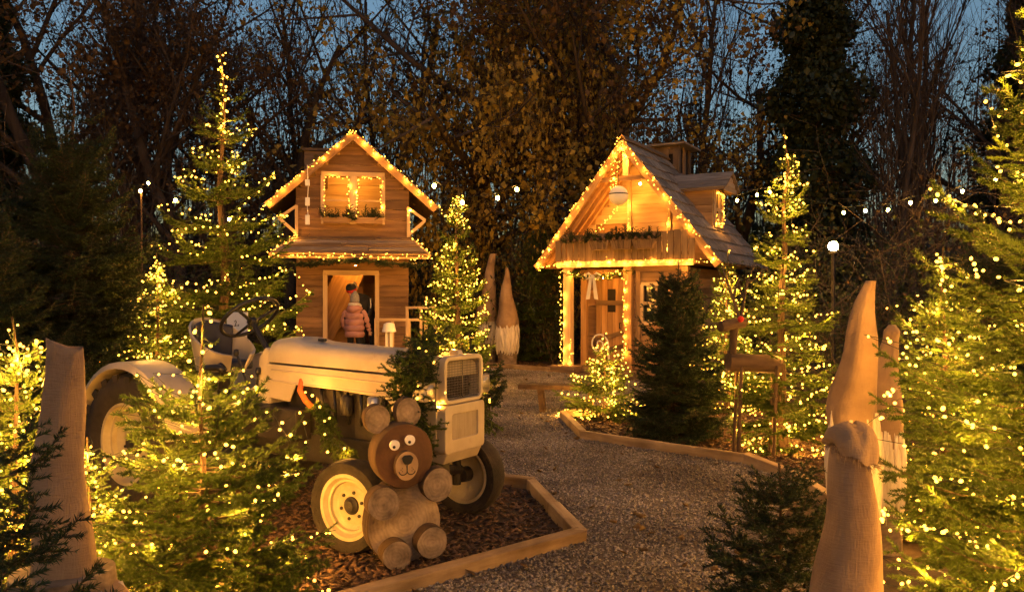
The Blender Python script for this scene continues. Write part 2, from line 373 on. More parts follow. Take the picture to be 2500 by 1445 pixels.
def fir_branch(L, dens=700, nl=.024, nw=.0042, seed=0, step=.055, droop=.0, sub=True):
    rs = random.Random(seed); NV = []; stem = MB()
    def pos(s):      # s in 0..1
        return Vector((L * s, .04 * L * math.sin(s * 3 + seed), L * (-.10 * math.sin(s * PI) * (1 + droop) + .12 * s * s * (1 - droop))))
    pts = [pos(i / 6) for i in range(7)]
    stem.tube(pts, [max(.0022, .012 * L * (1 - i / 6.5)) for i in range(7)], 4, 0)
    for i in range(6):
        if i >= 1: NV.append(needle_set(pts[i], pts[i+1], dens, nl, nw))
    s = .16; sd_ = 1
    while s < .97:
        base = pos(s); t = (pos(min(1, s + .02)) - base).normalized()
        tl = min((1 - s) * L * .62 + .035, .42 * L + .03) * rs.uniform(.75, 1.1)
        a = R(rs.uniform(42, 60)) * sd_
        side = Vector((math.cos(a), math.sin(a), rs.uniform(-.12, .14))).normalized()
        tip = base + side * tl + Vector((0, 0, -.08 * tl * (1 + droop)))
        mid = base.lerp(tip, .5) + Vector((0, 0, .02 * tl))
        stem.tube([base, mid, tip], [.0035, .0025, .0012], 3, 0, False)
        NV.append(needle_set(base, mid, dens, nl, nw)); NV.append(needle_set(mid, tip, dens, nl, nw))
        if sub and tl > .13:
            k = int(tl / .10)
            for j in range(1, k + 1):
                f = j / (k + 1); b2 = base.lerp(tip, f)
                for sg in (-1, 1):
                    a2 = a + sg * R(rs.uniform(38, 55)); l2 = (1 - f) * tl * .5 + .022
                    t2 = b2 + Vector((math.cos(a2), math.sin(a2), rs.uniform(-.2, .1))).normalized() * l2
                    stem.tube([b2, t2], [.002, .001], 3, 0, False)
                    NV.append(needle_set(b2, t2, dens, nl, nw))
        s += step / L * rs.uniform(.8, 1.2) * .5; sd_ = -sd_
    NV = np.concatenate(NV); sv = np.array(stem.V)
    st_ = []
    for f in stem.F:
        for q in range(1, len(f) - 1): st_.append((f[0], f[q], f[q+1]))
    st_ = np.array(st_); nt_ = np.arange(len(NV)).reshape(-1, 3) + len(sv)
    me = trimesh('branch', np.concatenate([sv, NV]), np.concatenate([st_, nt_]), [0] * len(st_) + [1] * len(nt_))
    return me
def set_mats(meshes, mats):
    for me in meshes:
        for m in mats: me.materials.append(m)
BR = {}
for key, dens, nl, nw, step, mats in (('fine', 1150, .0215, .0046, .092, (M_twig, M_needle)), ('coarse', 520, .032, .008, .11, (M_twig, M_needle)),
                                 ('dark', 560, .026, .0055, .062, (M_twig, M_needle_d))):
    BR[key] = {}
    for L in (.28, .55, .95):
        BR[key][L] = [fir_branch(L, dens, nl, nw, 11 * i + int(L * 100), step, (.0, .4, .8)[i]) for i in range(3)]
        set_mats(BR[key][L], mats)
def pick_branch(key, L):
    k = .28 if L < .38 else (.55 if L < .72 else .95)
    return random.choice(BR[key][k]), k

BULB = None
def ico():
    bm = bmesh.new(); bmesh.ops.create_icosphere(bm, subdivisions=1, radius=1.0)
    me = bpy.data.meshes.new('bulb'); bm.to_mesh(me); bm.free(); return me
BULB = ico(); BULB.materials.append(M_bulb)

GLOW = bpy.data.lights.new('fairy_glow', 'POINT'); GLOW.energy = BULB_W; GLOW.color = LIGHTC; GLOW.shadow_soft_size = .012
GLOW_H = GLOW.copy(); GLOW_H.energy = 1.5; GLOW_H.color = (1.0, .39, .045)      # the house strings
def string(label, pts, r=.010, spacing=.085, jit=.015, wire=.0022, maxn=300, gaps=False, glow=None, name='light_string', off=Vector((0,0,0)), drop=1.0):
    pts = [Vector(p) for p in pts]
    t = thing(name, label, 'string lights', pts[0])
    seg = [(pts[i+1] - pts[i]).length for i in range(len(pts) - 1)]; tot = sum(seg)
    n = min(maxn, int(tot / spacing)); org = pts[0]
    i = 0; acc = 0.0; seedv = random.random() * 50
    for k in range(n):
        s = (k + random.uniform(.2, .8)) * tot / n
        while i < len(seg) - 1 and acc + seg[i] < s: acc += seg[i]; i += 1
        p = pts[i].lerp(pts[i+1], (s - acc) / max(seg[i], 1e-6)) + off
        p = p + Vector((random.gauss(0, jit), random.gauss(0, jit), random.gauss(0, jit)))
        if gaps and mnoise.noise(Vector((s * 1.1, seedv, 0))) < -.12 and random.random() < .65: continue
        rr = r * .86 * random.uniform(.7, 1.25)
        if k % 6 == 1:
            lo = bpy.data.objects.new('glow', glow or GLOW); COL.objects.link(lo); lo.parent = t; lo.location = p - org + Vector((0, 0, -rr * 2.2))
        obj('bulb', BULB, None, t, p - org, (random.random()*3, random.random()*3, 0), (rr, rr, rr * 1.3))
    if wire:
        m = MB(); m.tube([p - org for p in pts], wire, 3, 0)
        obj('wire', m, M_wire, t)
    return t

def fir(label, base, H, Rb, key='fine', lit=None, whorl=.23, seed=0, z0=.12, leader=.32, group=None, r=.010, spacing=.085, dens=1.0, power=.85, litfrac=(.36, 1.0), lbl=None, maxn=300, name='fir_tree', top_lit=True, passes=1, skip=None, side=None, spire=None):
    rs = random.Random(seed); random.seed(seed)
    t = thing(name, label, 'fir tree', base)
    m = MB(); k = 8; wob = [(rs.uniform(-.01, .01) * H, rs.uniform(-.01, .01) * H) for _ in range(k + 1)]
    cpts = [Vector((wob[i][0] * (i > 0), wob[i][1] * (i > 0), -.03 + (H + .03) * i / k)) for i in range(k + 1)]
    m.tube(cpts, [max(.005, .017 * H * (1 - .93 * i / k)) for i in range(k + 1)], 7)
    tr = smooth(obj('trunk', m, M_bark_w, t)); branches = []
    def centre(z):
        f = min(max(z / H, 0), 1) * k; i = min(int(f), k - 1); return cpts[i].lerp(cpts[i+1], f - i)
    z = z0; w = 0
    while z < H - leader * .8:
        f = z / H; Rr = Rb * max(0.0, 1 - f) ** power * (.55 + .45 * min(1, f / .12))
        if Rr < .07: Rr = .07
        n = max(4, int(round((4.8 + 3.4 * (1 - f)) * dens)))
        a0 = rs.uniform(0, 2*PI)
        for j in range(n):
            az = a0 + 2*PI * (j + rs.uniform(-.25, .25)) / n
            L = Rr * rs.uniform(.72, 1.12); pitch = R(-8 + 50 * f ** 1.1 + rs.uniform(-9, 11))
            if skip and skip(az, z, L): continue
            me, kl = pick_branch(key, L)
            zz = z + rs.uniform(-.05, .05); c = centre(zz)
            sc = L / kl / max(.6, math.cos(pitch))
            o = obj('branch', me, None, t, c, (rs.uniform(-.25, .25), -pitch, az), (sc, sc * rs.uniform(.9, 1.15), sc))
            M = Matrix.Translation(c) @ Euler((0, -pitch, az)).to_matrix().to_4x4()
            branches.append((w, az % (2*PI), M, L / max(.6, math.cos(pitch))))
        # short in-between shoots fill the gaps round the stem
        for j in range(int(3.4 * dens)):
            az = rs.uniform(0, 2*PI); L = Rr * rs.uniform(.35, .6); zz = z + whorl * rs.uniform(.3, .8)
            if zz > H - leader: continue
            if skip and skip(az, zz, L): continue
            me, kl = pick_branch(key, L); sc = L / kl
            obj('branch', me, None, t, centre(zz), (rs.uniform(-.3, .3), -R(rs.uniform(0, 30)), az), (sc, sc, sc))
        z += 1.0 * whorl * (1.0 - .25 * f) * rs.uniform(.85, 1.15); w += 1
    if leader > .55:          # a few short side shoots on a long leader
        for j in range(7):
            zz = H - leader * (.74 - .45 * (j // 3) / 2) + rs.uniform(-.03, .03); L = .26 * Rb * rs.uniform(.7, 1.1) * (1 - .3 * (j // 3))
            me, kl = pick_branch(key, L); sc = L / kl
            obj('branch', me, None, t, centre(zz), (0, -R(rs.uniform(12, 30)), j * 2.2 + rs.uniform(-.3, .3)), (sc, sc * .7, sc))
    # needles on the leader
    zl = H - leader
    NV = needle_set(tuple(centre(zl - .05)), tuple(centre(H - .01)), 420, .022, .004)
    lm = trimesh('leader', NV, np.arange(len(NV)).reshape(-1, 3)); obj('leader', lm, M_needle if key != 'dark' else M_needle_d, t)
    if lit:
        B = Vector(base); pts = []
        for ps in range(passes):
            flip = False
            for (w_, az, M, L) in sorted(branches, key=lambda q: (q[0], q[1])):
                if rs.random() > lit or (side and not side(az)): continue
                fr = [litfrac[0], (litfrac[0] + litfrac[1]) / 2, litfrac[1]]; fr = [x + rs.uniform(-.08, .05) for x in fr]
                if rs.random() < .5: fr = fr[1:]
                if flip: fr = fr[::-1]
                flip = not flip
                for x in fr:
                    pts.append(B + (M @ Vector((L * x, rs.uniform(-.12, .12) * L, .02 + .03 * L * x))))
        if top_lit and leader <= .55:
            kz = 0; zz = min(H * .80, H - leader * .95)
            while zz < H:
                a = kz * 1.3; pts.append(B + centre(zz) + Vector((math.cos(a), math.sin(a), 0)) * .045 * (1.15 - zz / H * .6)); zz += .028; kz += 1
        tot_ = sum((pts[i+1] - pts[i]).length for i in range(len(pts) - 1))
        if tot_ / spacing > maxn * 1.15:                 # a long tree takes two strings
            h_ = next((i for i in range(len(pts)) if sum((pts[q+1] - pts[q]).length for q in range(i)) > tot_ * .5), len(pts) // 2)
            string(lbl.replace('fairy lights on', 'fairy lights on the lower half of'), pts[:h_+1], r, spacing, .012, .0018, maxn, True)
            string(lbl.replace('fairy lights on', 'fairy lights on the upper half of'), pts[h_:], r, spacing, .012, .0018, maxn, True)
        else: string(lbl, pts, r, spacing, .012, .0018, maxn, True)
        if leader > .55 and spire:
            sp_ = []; zz = H - leader * .98; kz = 0
            while zz < H: sp_.append(B + centre(zz) + Vector((math.cos(kz * 1.3), math.sin(kz * 1.3), 0)) * .05); zz += .03; kz += 1
            string(spire, sp_, r * 1.15, .085, .008, .0018)
    return t

# ------------------------------------------------------------------ bare trees (shared generator)
def grow_tree(seed, H, r0, lean=(0, 0), levels=4, spread=.75, up=.25, kids=(5, 6, 6, 5), fork=.35, crook=.18, lens=(.52, .5, .48, .5)):
    rs = random.Random(seed); lines = []; tips = []
    def grow(p, d, r, L, lv):
        n = 6 if lv == 0 else (5 if lv == 1 else 3); pts = [p]; rad = [r]; q = p.copy(); dd = d.copy()
        for i in range(n):
            dd = (dd + Vector((rs.gauss(0, crook), rs.gauss(0, crook), rs.gauss(0, crook * .6) + up * .12 * (lv > 0)))).normalized()
            q = q + dd * (L / n); pts.append(q.copy()); rad.append(r * (1 - (.62 if lv < levels else .8) * (i + 1) / n))
        lines.append((pts, rad, lv))
        if lv >= levels:
            tips.extend(pts[1:]); return
        K = kids[min(lv, len(kids) - 1)]
        for k in range(K):
            s = fork + (1 - fork) * (k + rs.uniform(.1, .9)) / K if lv == 0 else rs.uniform(.2, 1.0)
            i = min(int(s * n), n - 1); bp = pts[i].lerp(pts[i+1], s * n - i)
            ax = (pts[i+1] - pts[i]).normalized()
            o = ax.orthogonal().normalized(); o.rotate(Matrix.Rotation(rs.uniform(0, 2*PI), 3, ax))
            nd = (ax * (1 - spread) + o * spread + Vector((0, 0, up))).normalized()
            grow(bp, nd, max(.003, rad[i] * rs.uniform(.42, .62)), L * lens[min(lv, len(lens) - 1)] * rs.uniform(.75, 1.2), lv + 1)
    grow(Vector((0, 0, -.1)), Vector((lean[0], lean[1], 1)).normalized(), r0, H, 0)
    return lines, tips
def leaf_mesh(name, tips, n, size, seed=0, droop=.25, spread=.12):
    r = np.random.default_rng(seed)
    tp = np.array([tuple(t) for t in tips]); c = tp[r.integers(0, len(tp), n)] + r.normal(0, spread, (n, 3)) - np.array([0, 0, droop]) * r.random((n, 1))
    s = size * (.35 + 1.1 * r.random(n) ** 1.6)
    a = r.normal(0, 1, (n, 3)); a[:, 2] -= .9; a /= np.linalg.norm(a, axis=1)[:, None]
    b = np.cross(a, r.normal(0, 1, (n, 3))); b /= np.linalg.norm(b, axis=1)[:, None]; nn = np.cross(a, b)
    A, Bv, N = a * s[:, None], b * s[:, None] * .42, nn * s[:, None] * .18
    V = np.stack([c, c + A*.5 + Bv + N, c + A, c + A*.5 - Bv + N], 1).reshape(-1, 3)
    T = (np.array([(0,1,2),(0,2,3)])[None] + (np.arange(n) * 4)[:, None, None]).reshape(-1, 3)
    return trimesh(name, V, T)
def tree_meshes(lines):
    a, b = MB(), MB()
    for pts, rad, lv in lines:
        if lv <= 1: a.tube(pts, rad, 8 if lv == 0 else 5, 0, False)
        else: b.tube(pts, [max(x, .0035) for x in rad], 3, 0, False)
    return a, b
PROTO = {}
def proto(key, seed, H, r0, leaves, lsize, lmat, **kw):
    lines, tips = grow_tree(seed, H, r0, **kw); a, b = tree_meshes(lines)
    PROTO[key] = [('trunk', smooth_me(a.mesh('trunk')), M_bark), ('twigs', b.mesh('twigs'), M_twigs)]
    if leaves: PROTO[key].append(('leaves', leaf_mesh('leaves', tips, leaves, lsize, seed, spread=kw.get('lspread', .14)), lmat))
    for n_, me, m_ in PROTO[key]: me.materials.append(m_)
def smooth_me(me): me.polygons.foreach_set('use_smooth', [True] * len(me.polygons)); return me
def plant(key, name, label, cat, loc, rz=0, s=1.0, group=None, sz=None):
    t = thing(name, label, cat, loc, rz, group); t.scale = (s, s, sz or s)
    for n_, me, m_ in PROTO[key]:
        o = obj(n_, me, None, t)
        if n_ in ('leaves', 'twigs', 'foliage'): o['kind'] = 'stuff'
    return t

# ------------------------------------------------------------------ wooden houses
def plank(parent, a, b, w, th, m, up=Vector((0, 0, 1)), name='plank', jit=.004, ext=0.0):
    """a board from a to b (parent space); w = width along 'up', th = thickness across"""
    a, b = Vector(a), Vector(b); d = b - a; L = d.length + 2 * ext; x = d.normalized()
    z = (up - x * up.dot(x)).normalized(); y = z.cross(x)
    mb = MB().box((-L/2, -th/2, -w/2), (L/2, th/2, w/2))
    for k, v in enumerate(mb.V): mb.V[k] = tuple(c + random.uniform(-jit, jit) for c in v)
    M = Matrix((x, y, z)).transposed().to_4x4(); M.translation = (a + b) / 2
    o = obj(name, mb, m, parent); o.rotation_euler = M.to_euler(); o.location = M.translation
    return o
def board_wall(parent, y, x0f, x1f, z0, z1, h, m, th=.03, holes=()):
    """horizontal boards in the plane y; x limits are functions of z; holes = (x0,x1,z0,z1) cut out"""
    z = z0; i = 0
    while z < z1 - .03:
        hh = min(h * random.uniform(.85, 1.15), z1 - z); zc = z + hh/2
        xs = [(x0f(zc), x1f(zc))]
        for hx0, hx1, hz0, hz1 in holes:
            if hz0 < zc < hz1:
                nx = []
                for s, e in xs:
                    if s < hx0: nx.append((s, min(e, hx0)))
                    if e > hx1: nx.append((max(s, hx1), e))
                xs = nx
        for s, e in xs:
            if e - s > .04: plank(parent, (s, y + random.uniform(-.005, .005), zc), (e, y + random.uniform(-.005, .005), zc), hh - .008, th, m, name='board')
        z += hh; i += 1
def shingle_slope(parent, p_top, along, down, La, Ld, rows, cols, m, th=.022, stag=True):
    """overlapping shingles; p_top = upper corner, along/down = unit vectors"""
    along, down = Vector(along).normalized(), Vector(down).normalized(); n = along.cross(down).normalized()
    if n.z < 0: n = -n
    rh = Ld / rows
    for r in range(rows):
        off = (r % 2) * .5 if stag else 0
        c = -off; x = 0.0
        w0 = La / cols
        xs = [0.0]; xx = w0 * (1 - off * random.uniform(.8, 1.1)) if off else w0 * random.uniform(.8, 1.2)
        while xx < La - w0 * .3: xs.append(xx); xx += w0 * random.uniform(.75, 1.25)
        xs.append(La)
        for i in range(len(xs) - 1):
            a0, a1 = xs[i] + .004, xs[i+1] - .004
            s0, s1 = max(0, r * rh - .05), (r + 1) * rh + random.uniform(-.015, .02)
            lift0, lift1 = .004, .030 + random.uniform(0, .014)
            V = []
            for zz in (0, th):
                for a, s, lf in ((a0, s0, lift0), (a1, s0, lift0), (a1, s1 + random.uniform(-.012, .012), lift1), (a0, s1 + random.uniform(-.012, .012), lift1)):
                    V.append(Vector(p_top) + along * a + down * s + n * (lf + zz))
            cen = sum(V, Vector()) / 8
            mb = MB().add([v - cen for v in V], [(0,3,2,1),(4,5,6,7),(0,1,5,4),(1,2,6,5),(2,3,7,6),(3,0,4,7)])
            bm_ = mb.mesh('shingle')
            o = obj('shingle', bm_, m, parent, cen)

def twig_fan(parent, c, n, L, key='dark', spread=1.0, upb=.5, name='sprig'):
    for i in range(n):
        a = random.uniform(0, 2*PI); me, kl = pick_branch(key, L)
        s = L / kl * random.uniform(.7, 1.15)
        obj(name, me, None, parent, Vector(c) + Vector((random.uniform(-.05, .05), random.uniform(-.03, .03), 0)),
            (random.uniform(-.5, .5), -random.uniform(.1, 1.2) * upb, a), (s, s, s))
def ball_lamp(label, loc, r, e=None):
    t = thing('pendant_lamp', label, 'lamp', loc)
    m = MB().lathe([(r * math.sin(PI * i / 6 + .001), -r * math.cos(PI * i / 6)) for i in range(7)], 10)
    obj('globe', m, e or M_room, t); obj('cord', MB().tube([(0, 0, r), (0, 0, r + .35)], .004, 4), M_wire, t)
    return t

# ---- right house: steep gable with a balcony, a dormer and a chimney
TH2 = R(30)
h2 = thing('gabled_house', 'steep roofed wooden playhouse with plank balcony, dormer window and boxy chimney', 'house', (2.285, 16.5, 0), -TH2)
HW, ZE, ZA, DP = 2.0, 2.29, 4.83, 4.0
PIT = (ZA - ZE) / HW
def h2w(x, y, z): return Vector((2.285 + x * math.cos(TH2) + y * math.sin(TH2), 16.5 - x * math.sin(TH2) + y * math.cos(TH2), z))
roof = obj('roof', MB().add([(0,.02,ZA-.03),(HW,.02,ZE-.03),(HW,DP,ZE-.03),(0,DP,ZA-.03),(0,.02,ZA-.07),(HW,.02,ZE-.07),(HW,DP,ZE-.07),(0,DP,ZA-.07)],
     [(0,1,2,3),(7,6,5,4),(0,4,5,1),(1,5,6,2),(2,6,7,3),(3,7,4,0)]), M_plank, h2)
roofl = obj('roof', MB().add([(0,.02,ZA-.03),(-HW,.02,ZE-.03),(-HW,DP,ZE-.03),(0,DP,ZA-.03),(0,.02,ZA-.07),(-HW,.02,ZE-.07),(-HW,DP,ZE-.07),(0,DP,ZA-.07)],
     [(3,2,1,0),(4,5,6,7),(1,5,4,0),(2,6,5,1),(3,7,6,2),(0,4,7,3)]), M_plank, h2)
SL = math.hypot(HW, ZA - ZE); dn = Vector((HW, 0, ZE - ZA)).normalized(); dnl = Vector((-HW, 0, ZE - ZA)).normalized()
shingle_slope(roof, (0, -.03, ZA - .03), (0, 1, 0), dn, DP + .05, SL + .05, 10, 7, M_shing)
shingle_slope(roofl, (0, -.03, ZA - .03), (0, 1, 0), dnl, DP + .05, SL + .05, 10, 7, M_shing)
plank(h2, (.04, -.04, ZA + .03), (.04, DP, ZA + .03), .14, .025, M_plank_d, Vector((1, 0, -PIT)), 'ridge_board')
plank(h2, (-.04, -.04, ZA + .04), (-.04, DP, ZA + .04), .14, .025, M_plank_d, Vector((-1, 0, -PIT)), 'ridge_board')
for sx in (-1, 1):     # barge boards on the front gable
    plank(h2, (0, -.035, ZA - .09), (sx * HW, -.035, ZE - .09), .15, .03, M_plank, Vector((0, 0, 1)), 'barge_board')
    for k in range(4): # rafters under the overhang
        y = .3 + k * .28
        plank(h2, (sx * .05, y, ZA - .15), (sx * (HW - .1), y, ZE - .03), .10, .05, M_plank, Vector((0, 0, 1)), 'rafter')
    for k in range(9): # boards seen on the underside of the roof
        s0, s1 = (k + .03) / 9, (k + .97) / 9
        plank(h2, (sx * HW * (s0+s1)/2, .03, ZA - (ZA-ZE)*(s0+s1)/2 - .083), (sx * HW * (s0+s1)/2, 1.1, ZA - (ZA-ZE)*(s0+s1)/2 - .083), SL/9 * .95, .014, M_plank, Vector((sx, 0, -PIT)), 'soffit_board')
edge = lambda z: max(0.05, (ZA - .1 - z) / PIT)
# set-back gable wall of the loft with its opening
board_wall(h2, 1.12, lambda z: -edge(z) + .02, lambda z: edge(z) - .02, 2.36, 4.55, .21, M_plank_l, holes=((-1.1, -.28, 2.36, 3.25),))
obj('gable_backing', MB().prism([(-1.9, 2.36), (1.9, 2.36), (0, 4.72)], 1.16, 1.20), M_plank, h2)
for x in (-.28, .62): plank(h2, (x, 1.08, 2.36), (x, 1.08, ZA - .2 - abs(x) * PIT), .09, .06, M_plank_l, Vector((1, 0, 0)), 'upright')
plank(h2, (.05, .06, ZA - .75), (.05, .06, ZA - .12), .12, .06, M_plank_l, Vector((1, 0, 0)), 'king_post')
plank(h2, (-.55, .06, ZA - .80), (.55, .06, ZA - .80), .09, .05, M_plank, name='collar_beam')
# loft floor and beam
obj('loft_floor', MB().box((-1.55, .0, 2.24), (1.55, DP - .1, 2.31)), M_plank, h2)
plank(h2, (-1.5, -.01, 2.28), (1.5, -.01, 2.28), .15, .09, M_plank_l, name='front_beam')
# balcony of upright weathered boards
x = -1.52
while x < 1.5:
    w = random.uniform(.11, .17); xc = x + w/2
    top = min(2.90 + random.uniform(-.02, .03), ZA - .16 - abs(xc) * PIT - .05)
    if top > 2.5: plank(h2, (xc, -.075 + random.uniform(-.006, .006), 2.33), (xc, -.075, top), w - random.uniform(.006, .022), .022, M_plank_d, Vector((1, 0, 0)), 'balcony_board')
    x += w
plank(h2, (-1.4, -.04, 2.45), (1.4, -.04, 2.45), .06, .04, M_plank, name='rail'); plank(h2, (-1.15, -.04, 2.76), (1.15, -.04, 2.76), .06, .04, M_plank, name='rail')
# ground floor: corner posts, recessed door porch at the left, boarded wall with a window at the right
for x in (-1.29, .10, 1.29):
    plank(h2, (x, .1, .06), (x, .1, 2.22), .17, .17, M_plank_l if x < 0 else M_plank, Vector((1, 0, 0)), 'post')
board_wall(h2, .16, lambda z: .16, lambda z: 1.24, .08, 2.22, .2, M_plank, holes=((.38, .98, 1.05, 1.85),))
board_wall(h2, 1.0, lambda z: -1.25, lambda z: .10, .08, 2.22, .2, M_plank)
for (ya, yb, xx) in ((.2, DP - .2, 1.29), (1.0, DP - .2, -1.29)):
    for k in range(10): plank(h2, (xx, ya, .19 + .21 * k), (xx, yb, .19 + .21 * k), .2, .03, M_plank, name='board')
for k in range(10): plank(h2, (.12, .2, .19 + .21 * k), (.12, 1.0, .19 + .21 * k), .2, .03, M_plank, name='board')
obj('porch_floor', MB().box((-1.42, -.06, 0), (1.38, DP - .2, .07)), M_plank_d, h2)
board_wall(h2, DP - .2, lambda z: -1.27, lambda z: 1.27, .08, 2.22, .22, M_plank)
win = obj('window', MB().box((.40, .20, 1.07), (.96, .215, 1.83)), M_glass, h2)
for a, b, w in (((.36,.12,1.05),(1.0,.12,1.05),.07), ((.36,.12,1.85),(1.0,.12,1.85),.07), ((.39,.12,1.45),(.97,.12,1.45),.05)): plank(win, a, b, w, .05, M_plank_l, name='frame')
for xx, w in ((.38, .07), (.98, .07), (.68, .045)): plank(win, (xx, .118, 1.07), (xx, .118, 1.83), w, .045, M_plank_l, Vector((1,0,0)), 'frame')
plank(h2, (.30, .10, .5), (.30, .10, 2.1), .10, .03, M_plank, Vector((1,0,0)), 'trim_board')
plank(h2, (1.06, .10, .9), (1.06, .10, 2.0), .12, .03, M_plank_d, Vector((1,0,0)), 'shutter')
# door with broad boards, standing ajar
door = obj('door', MB().box((0, -.02, .08), (.84, .02, 2.0)), M_plank_d, h2, (-.98, .92, 0), (0, 0, R(-18)))
for k in range(5): plank(door, (.09 + .165*k, -.035, .10), (.09 + .165*k, -.035, 1.98), .155, .025, M_plank, Vector((1,0,0)), 'door_board')
for za, zb in ((.35, .52), (.62, .82), (1.45, 1.45)): plank(door, (.05, -.06, za), (.80, -.06, zb), .10, .025, M_plank_d, name='brace')
obj('handle', MB().tube([(.74,-.06,1.02),(.74,-.11,1.02),(.74,-.11,.90),(.74,-.06,.90)], .012, 6), M_iron, door)
obj('peep_window', MB().box((.36, -.056, 1.25), (.58, -.052, 1.75)), M_dark, door)
for xx in (-1.12, -.03): plank(h2, (xx, .55, .08), (xx, .55, 2.05), .14, .10, M_plank, Vector((1,0,0)), 'door_post')
plank(h2, (-1.2, .55, 2.1), (.05, .55, 2.1), .14, .10, M_plank, name='lintel')
# step block under the porch post
tag(obj('step_block', bevelled(MB().box((-.32, -.24, 0), (.32, .2, .13)).mesh('step_block'), .012), M_plank_d, None, h2w(-1.2, -.22, 0), (0, 0, -TH2)), 'squared timber step block under the lit porch post', 'step')
# dormer
dm = obj('dormer', MB().box((.55, 1.60, 2.9), (1.40, 2.40, 3.92)), M_plank, h2)
for k in range(6): plank(dm, (.4, 1.585, 3.0 + .16*k), (1.42, 1.585, 3.0 + .16*k), .15, .02, M_plank, name='board')
for k in range(6): plank(dm, (1.415, 1.62, 3.12 + .15*k), (1.415, 2.38, 3.12 + .15*k), .14, .02, M_plank_l, name='board')
dwin = obj('window', MB().box((1.43, 1.72, 3.15), (1.436, 2.28, 3.82)), M_glass, dm)
for a, b in (((1.45,1.68,3.12),(1.45,2.32,3.12)), ((1.45,1.68,3.85),(1.45,2.32,3.85)), ((1.45,1.7,3.48),(1.45,2.3,3.48))): plank(dm, a, b, .06, .04, M_plank_l, name='window_frame')
for yy in (1.70, 2.0, 2.30): plank(dm, (1.452, yy, 3.13), (1.452, yy, 3.84), .055, .035, M_plank_l, Vector((0,1,0)), 'window_frame')
for sg, y0 in ((-1, 1.42), (1, 2.58)):
    dr = obj('dormer_roof', MB().add([(.25,2.0,4.27),(1.72,2.0,4.27),(1.72,y0,3.90),(.25,y0,3.90),(.25,2.0,4.23),(1.72,2.0,4.23),(1.72,y0,3.86),(.25,y0,3.86)],
        [(0,1,2,3),(7,6,5,4),(0,4,5,1),(1,5,6,2),(2,6,7,3),(3,7,4,0)]), M_plank_d, dm)
    for k in range(4):
        f = (k + .5) / 4
        plank(dm, (.22, 2.0 + (y0-2.0)*f, 4.29 - .37*f), (1.76, 2.0 + (y0-2.0)*f, 4.29 - .37*f), .18, .03, M_shing, Vector((0, y0-2.0, -.37)), 'roof_board')
for k in range(3): plank(dm, (1.70, 1.5 + .16*k, 3.90 + .11*k), (1.70, 2.5 - .16*k, 3.90 + .11*k), .10, .02, M_plank_l, name='gable_board')
# chimney
ch = obj('chimney', MB().box((-.28, 2.75, 4.2), (.28, 3.5, 5.05)), M_dark, h2)
for xx in (-.3, .3):
    for yy in (2.72, 3.12, 3.52): plank(ch, (xx, yy, 3.95), (xx, yy, 5.12), .12, .05, M_plank_d, Vector((0,1,0)), 'board')
for k, zz in enumerate((4.35, 4.55, 5.02)): plank(ch, (-.33, 2.70, zz), (.33, 2.70, zz), .17, .03, M_plank_d, name='board')
for xx in (-.24, .0, .24): plank(ch, (xx, 2.69, 4.3), (xx, 2.69, 5.1), .13, .03, M_plank_d, Vector((1,0,0)), 'board')
obj('chimney_cap', bevelled(MB().box((-.48, 2.5, 5.12), (.52, 3.75, 5.17)).mesh('cap'), .01), M_shing, ch)

# things on the right house
string('fairy lights along the steep gable edges of the balcony house', [h2w(-HW, -.10, ZE - .06)] + [h2w(-HW + HW*i/12, -.09, ZE - .04 + (ZA-ZE)*i/12) for i in range(1, 12)] + [h2w(0, -.1, ZA + .02)] + [h2w(HW*i/12, -.09, ZA - .04 - (ZA-ZE)*i/12) for i in range(1, 13)], .0135, .066, .035, glow=GLOW_H)
string('fairy lights running along the beam under the plank balcony', [h2w(-HW + .02, -.06, ZE - .1), h2w(-1.55, -.12, 2.25)] + [h2w(-1.45 + 2.95*i/10, -.13, 2.30 + .02*math.sin(i*2)) for i in range(11)] + [h2w(HW - .05, -.1, ZE - .06)], .0125, .055, .02, glow=GLOW_H)
string('fairy lights wound down the left corner post of the porch', [h2w(-1.42 + .04*math.sin(i*1.9), .0, 2.2 - 2.05*i/24) for i in range(25)] + [h2w(-1.30, -.03, .12), h2w(-1.18, -.02, .16), h2w(-1.18, -.02, .7)], .0125, .052, .025, glow=GLOW_H)
string('fairy lights hanging down the middle post beside the ajar door', [h2w(-.1, -.10, 2.15), h2w(0.02, -.06, 1.95)] + [h2w(.06 + .05*math.sin(i*1.7), -.03, 1.9 - 1.55*i/14) for i in range(15)], .013, .06, .02, glow=GLOW_H)
string('fairy lights bunched in a dense tassel under the gable peak', [h2w(0, -.08, ZA - .1), h2w(.05, -.08, 4.55), h2w(.12, -.06, 4.3), h2w(.05, -.07, 4.5), h2w(-.12, -.05, 4.25), h2w(-.15, 0, 3.85), h2w(-.3, .1, 3.8), h2w(-.2, -.05, 4.3), h2w(0.02, -.09, 4.7)], .0125, .05, .03, glow=GLOW_H)
string('fairy lights strung along the rafters inside the loft', [h2w(-.25, 1.0, 3.7), h2w(-.27, 1.0, 2.5), h2w(-1.3, .9, 2.45), h2w(-.9, .8, 3.1), h2w(-.3, .9, 3.75), h2w(-.8, .6, 3.0), h2w(-1.1, .5, 2.6)], .012, .085, .02, glow=GLOW_H)
string('fairy lights hanging straight down the right loft upright', [h2w(.6, 1.02, 3.85), h2w(.63, 1.02, 3.3), h2w(.6, 1.0, 2.5)], .013, .085, .015, glow=GLOW_H)
string('fairy lights framing the narrow dormer window', [h2w(1.49, 1.7, 3.83), h2w(1.49, 2.3, 3.83), h2w(1.49, 2.28, 3.2), h2w(1.49, 1.72, 3.16), h2w(1.49, 1.7, 3.4)], .012, .07, .01, glow=GLOW_H)
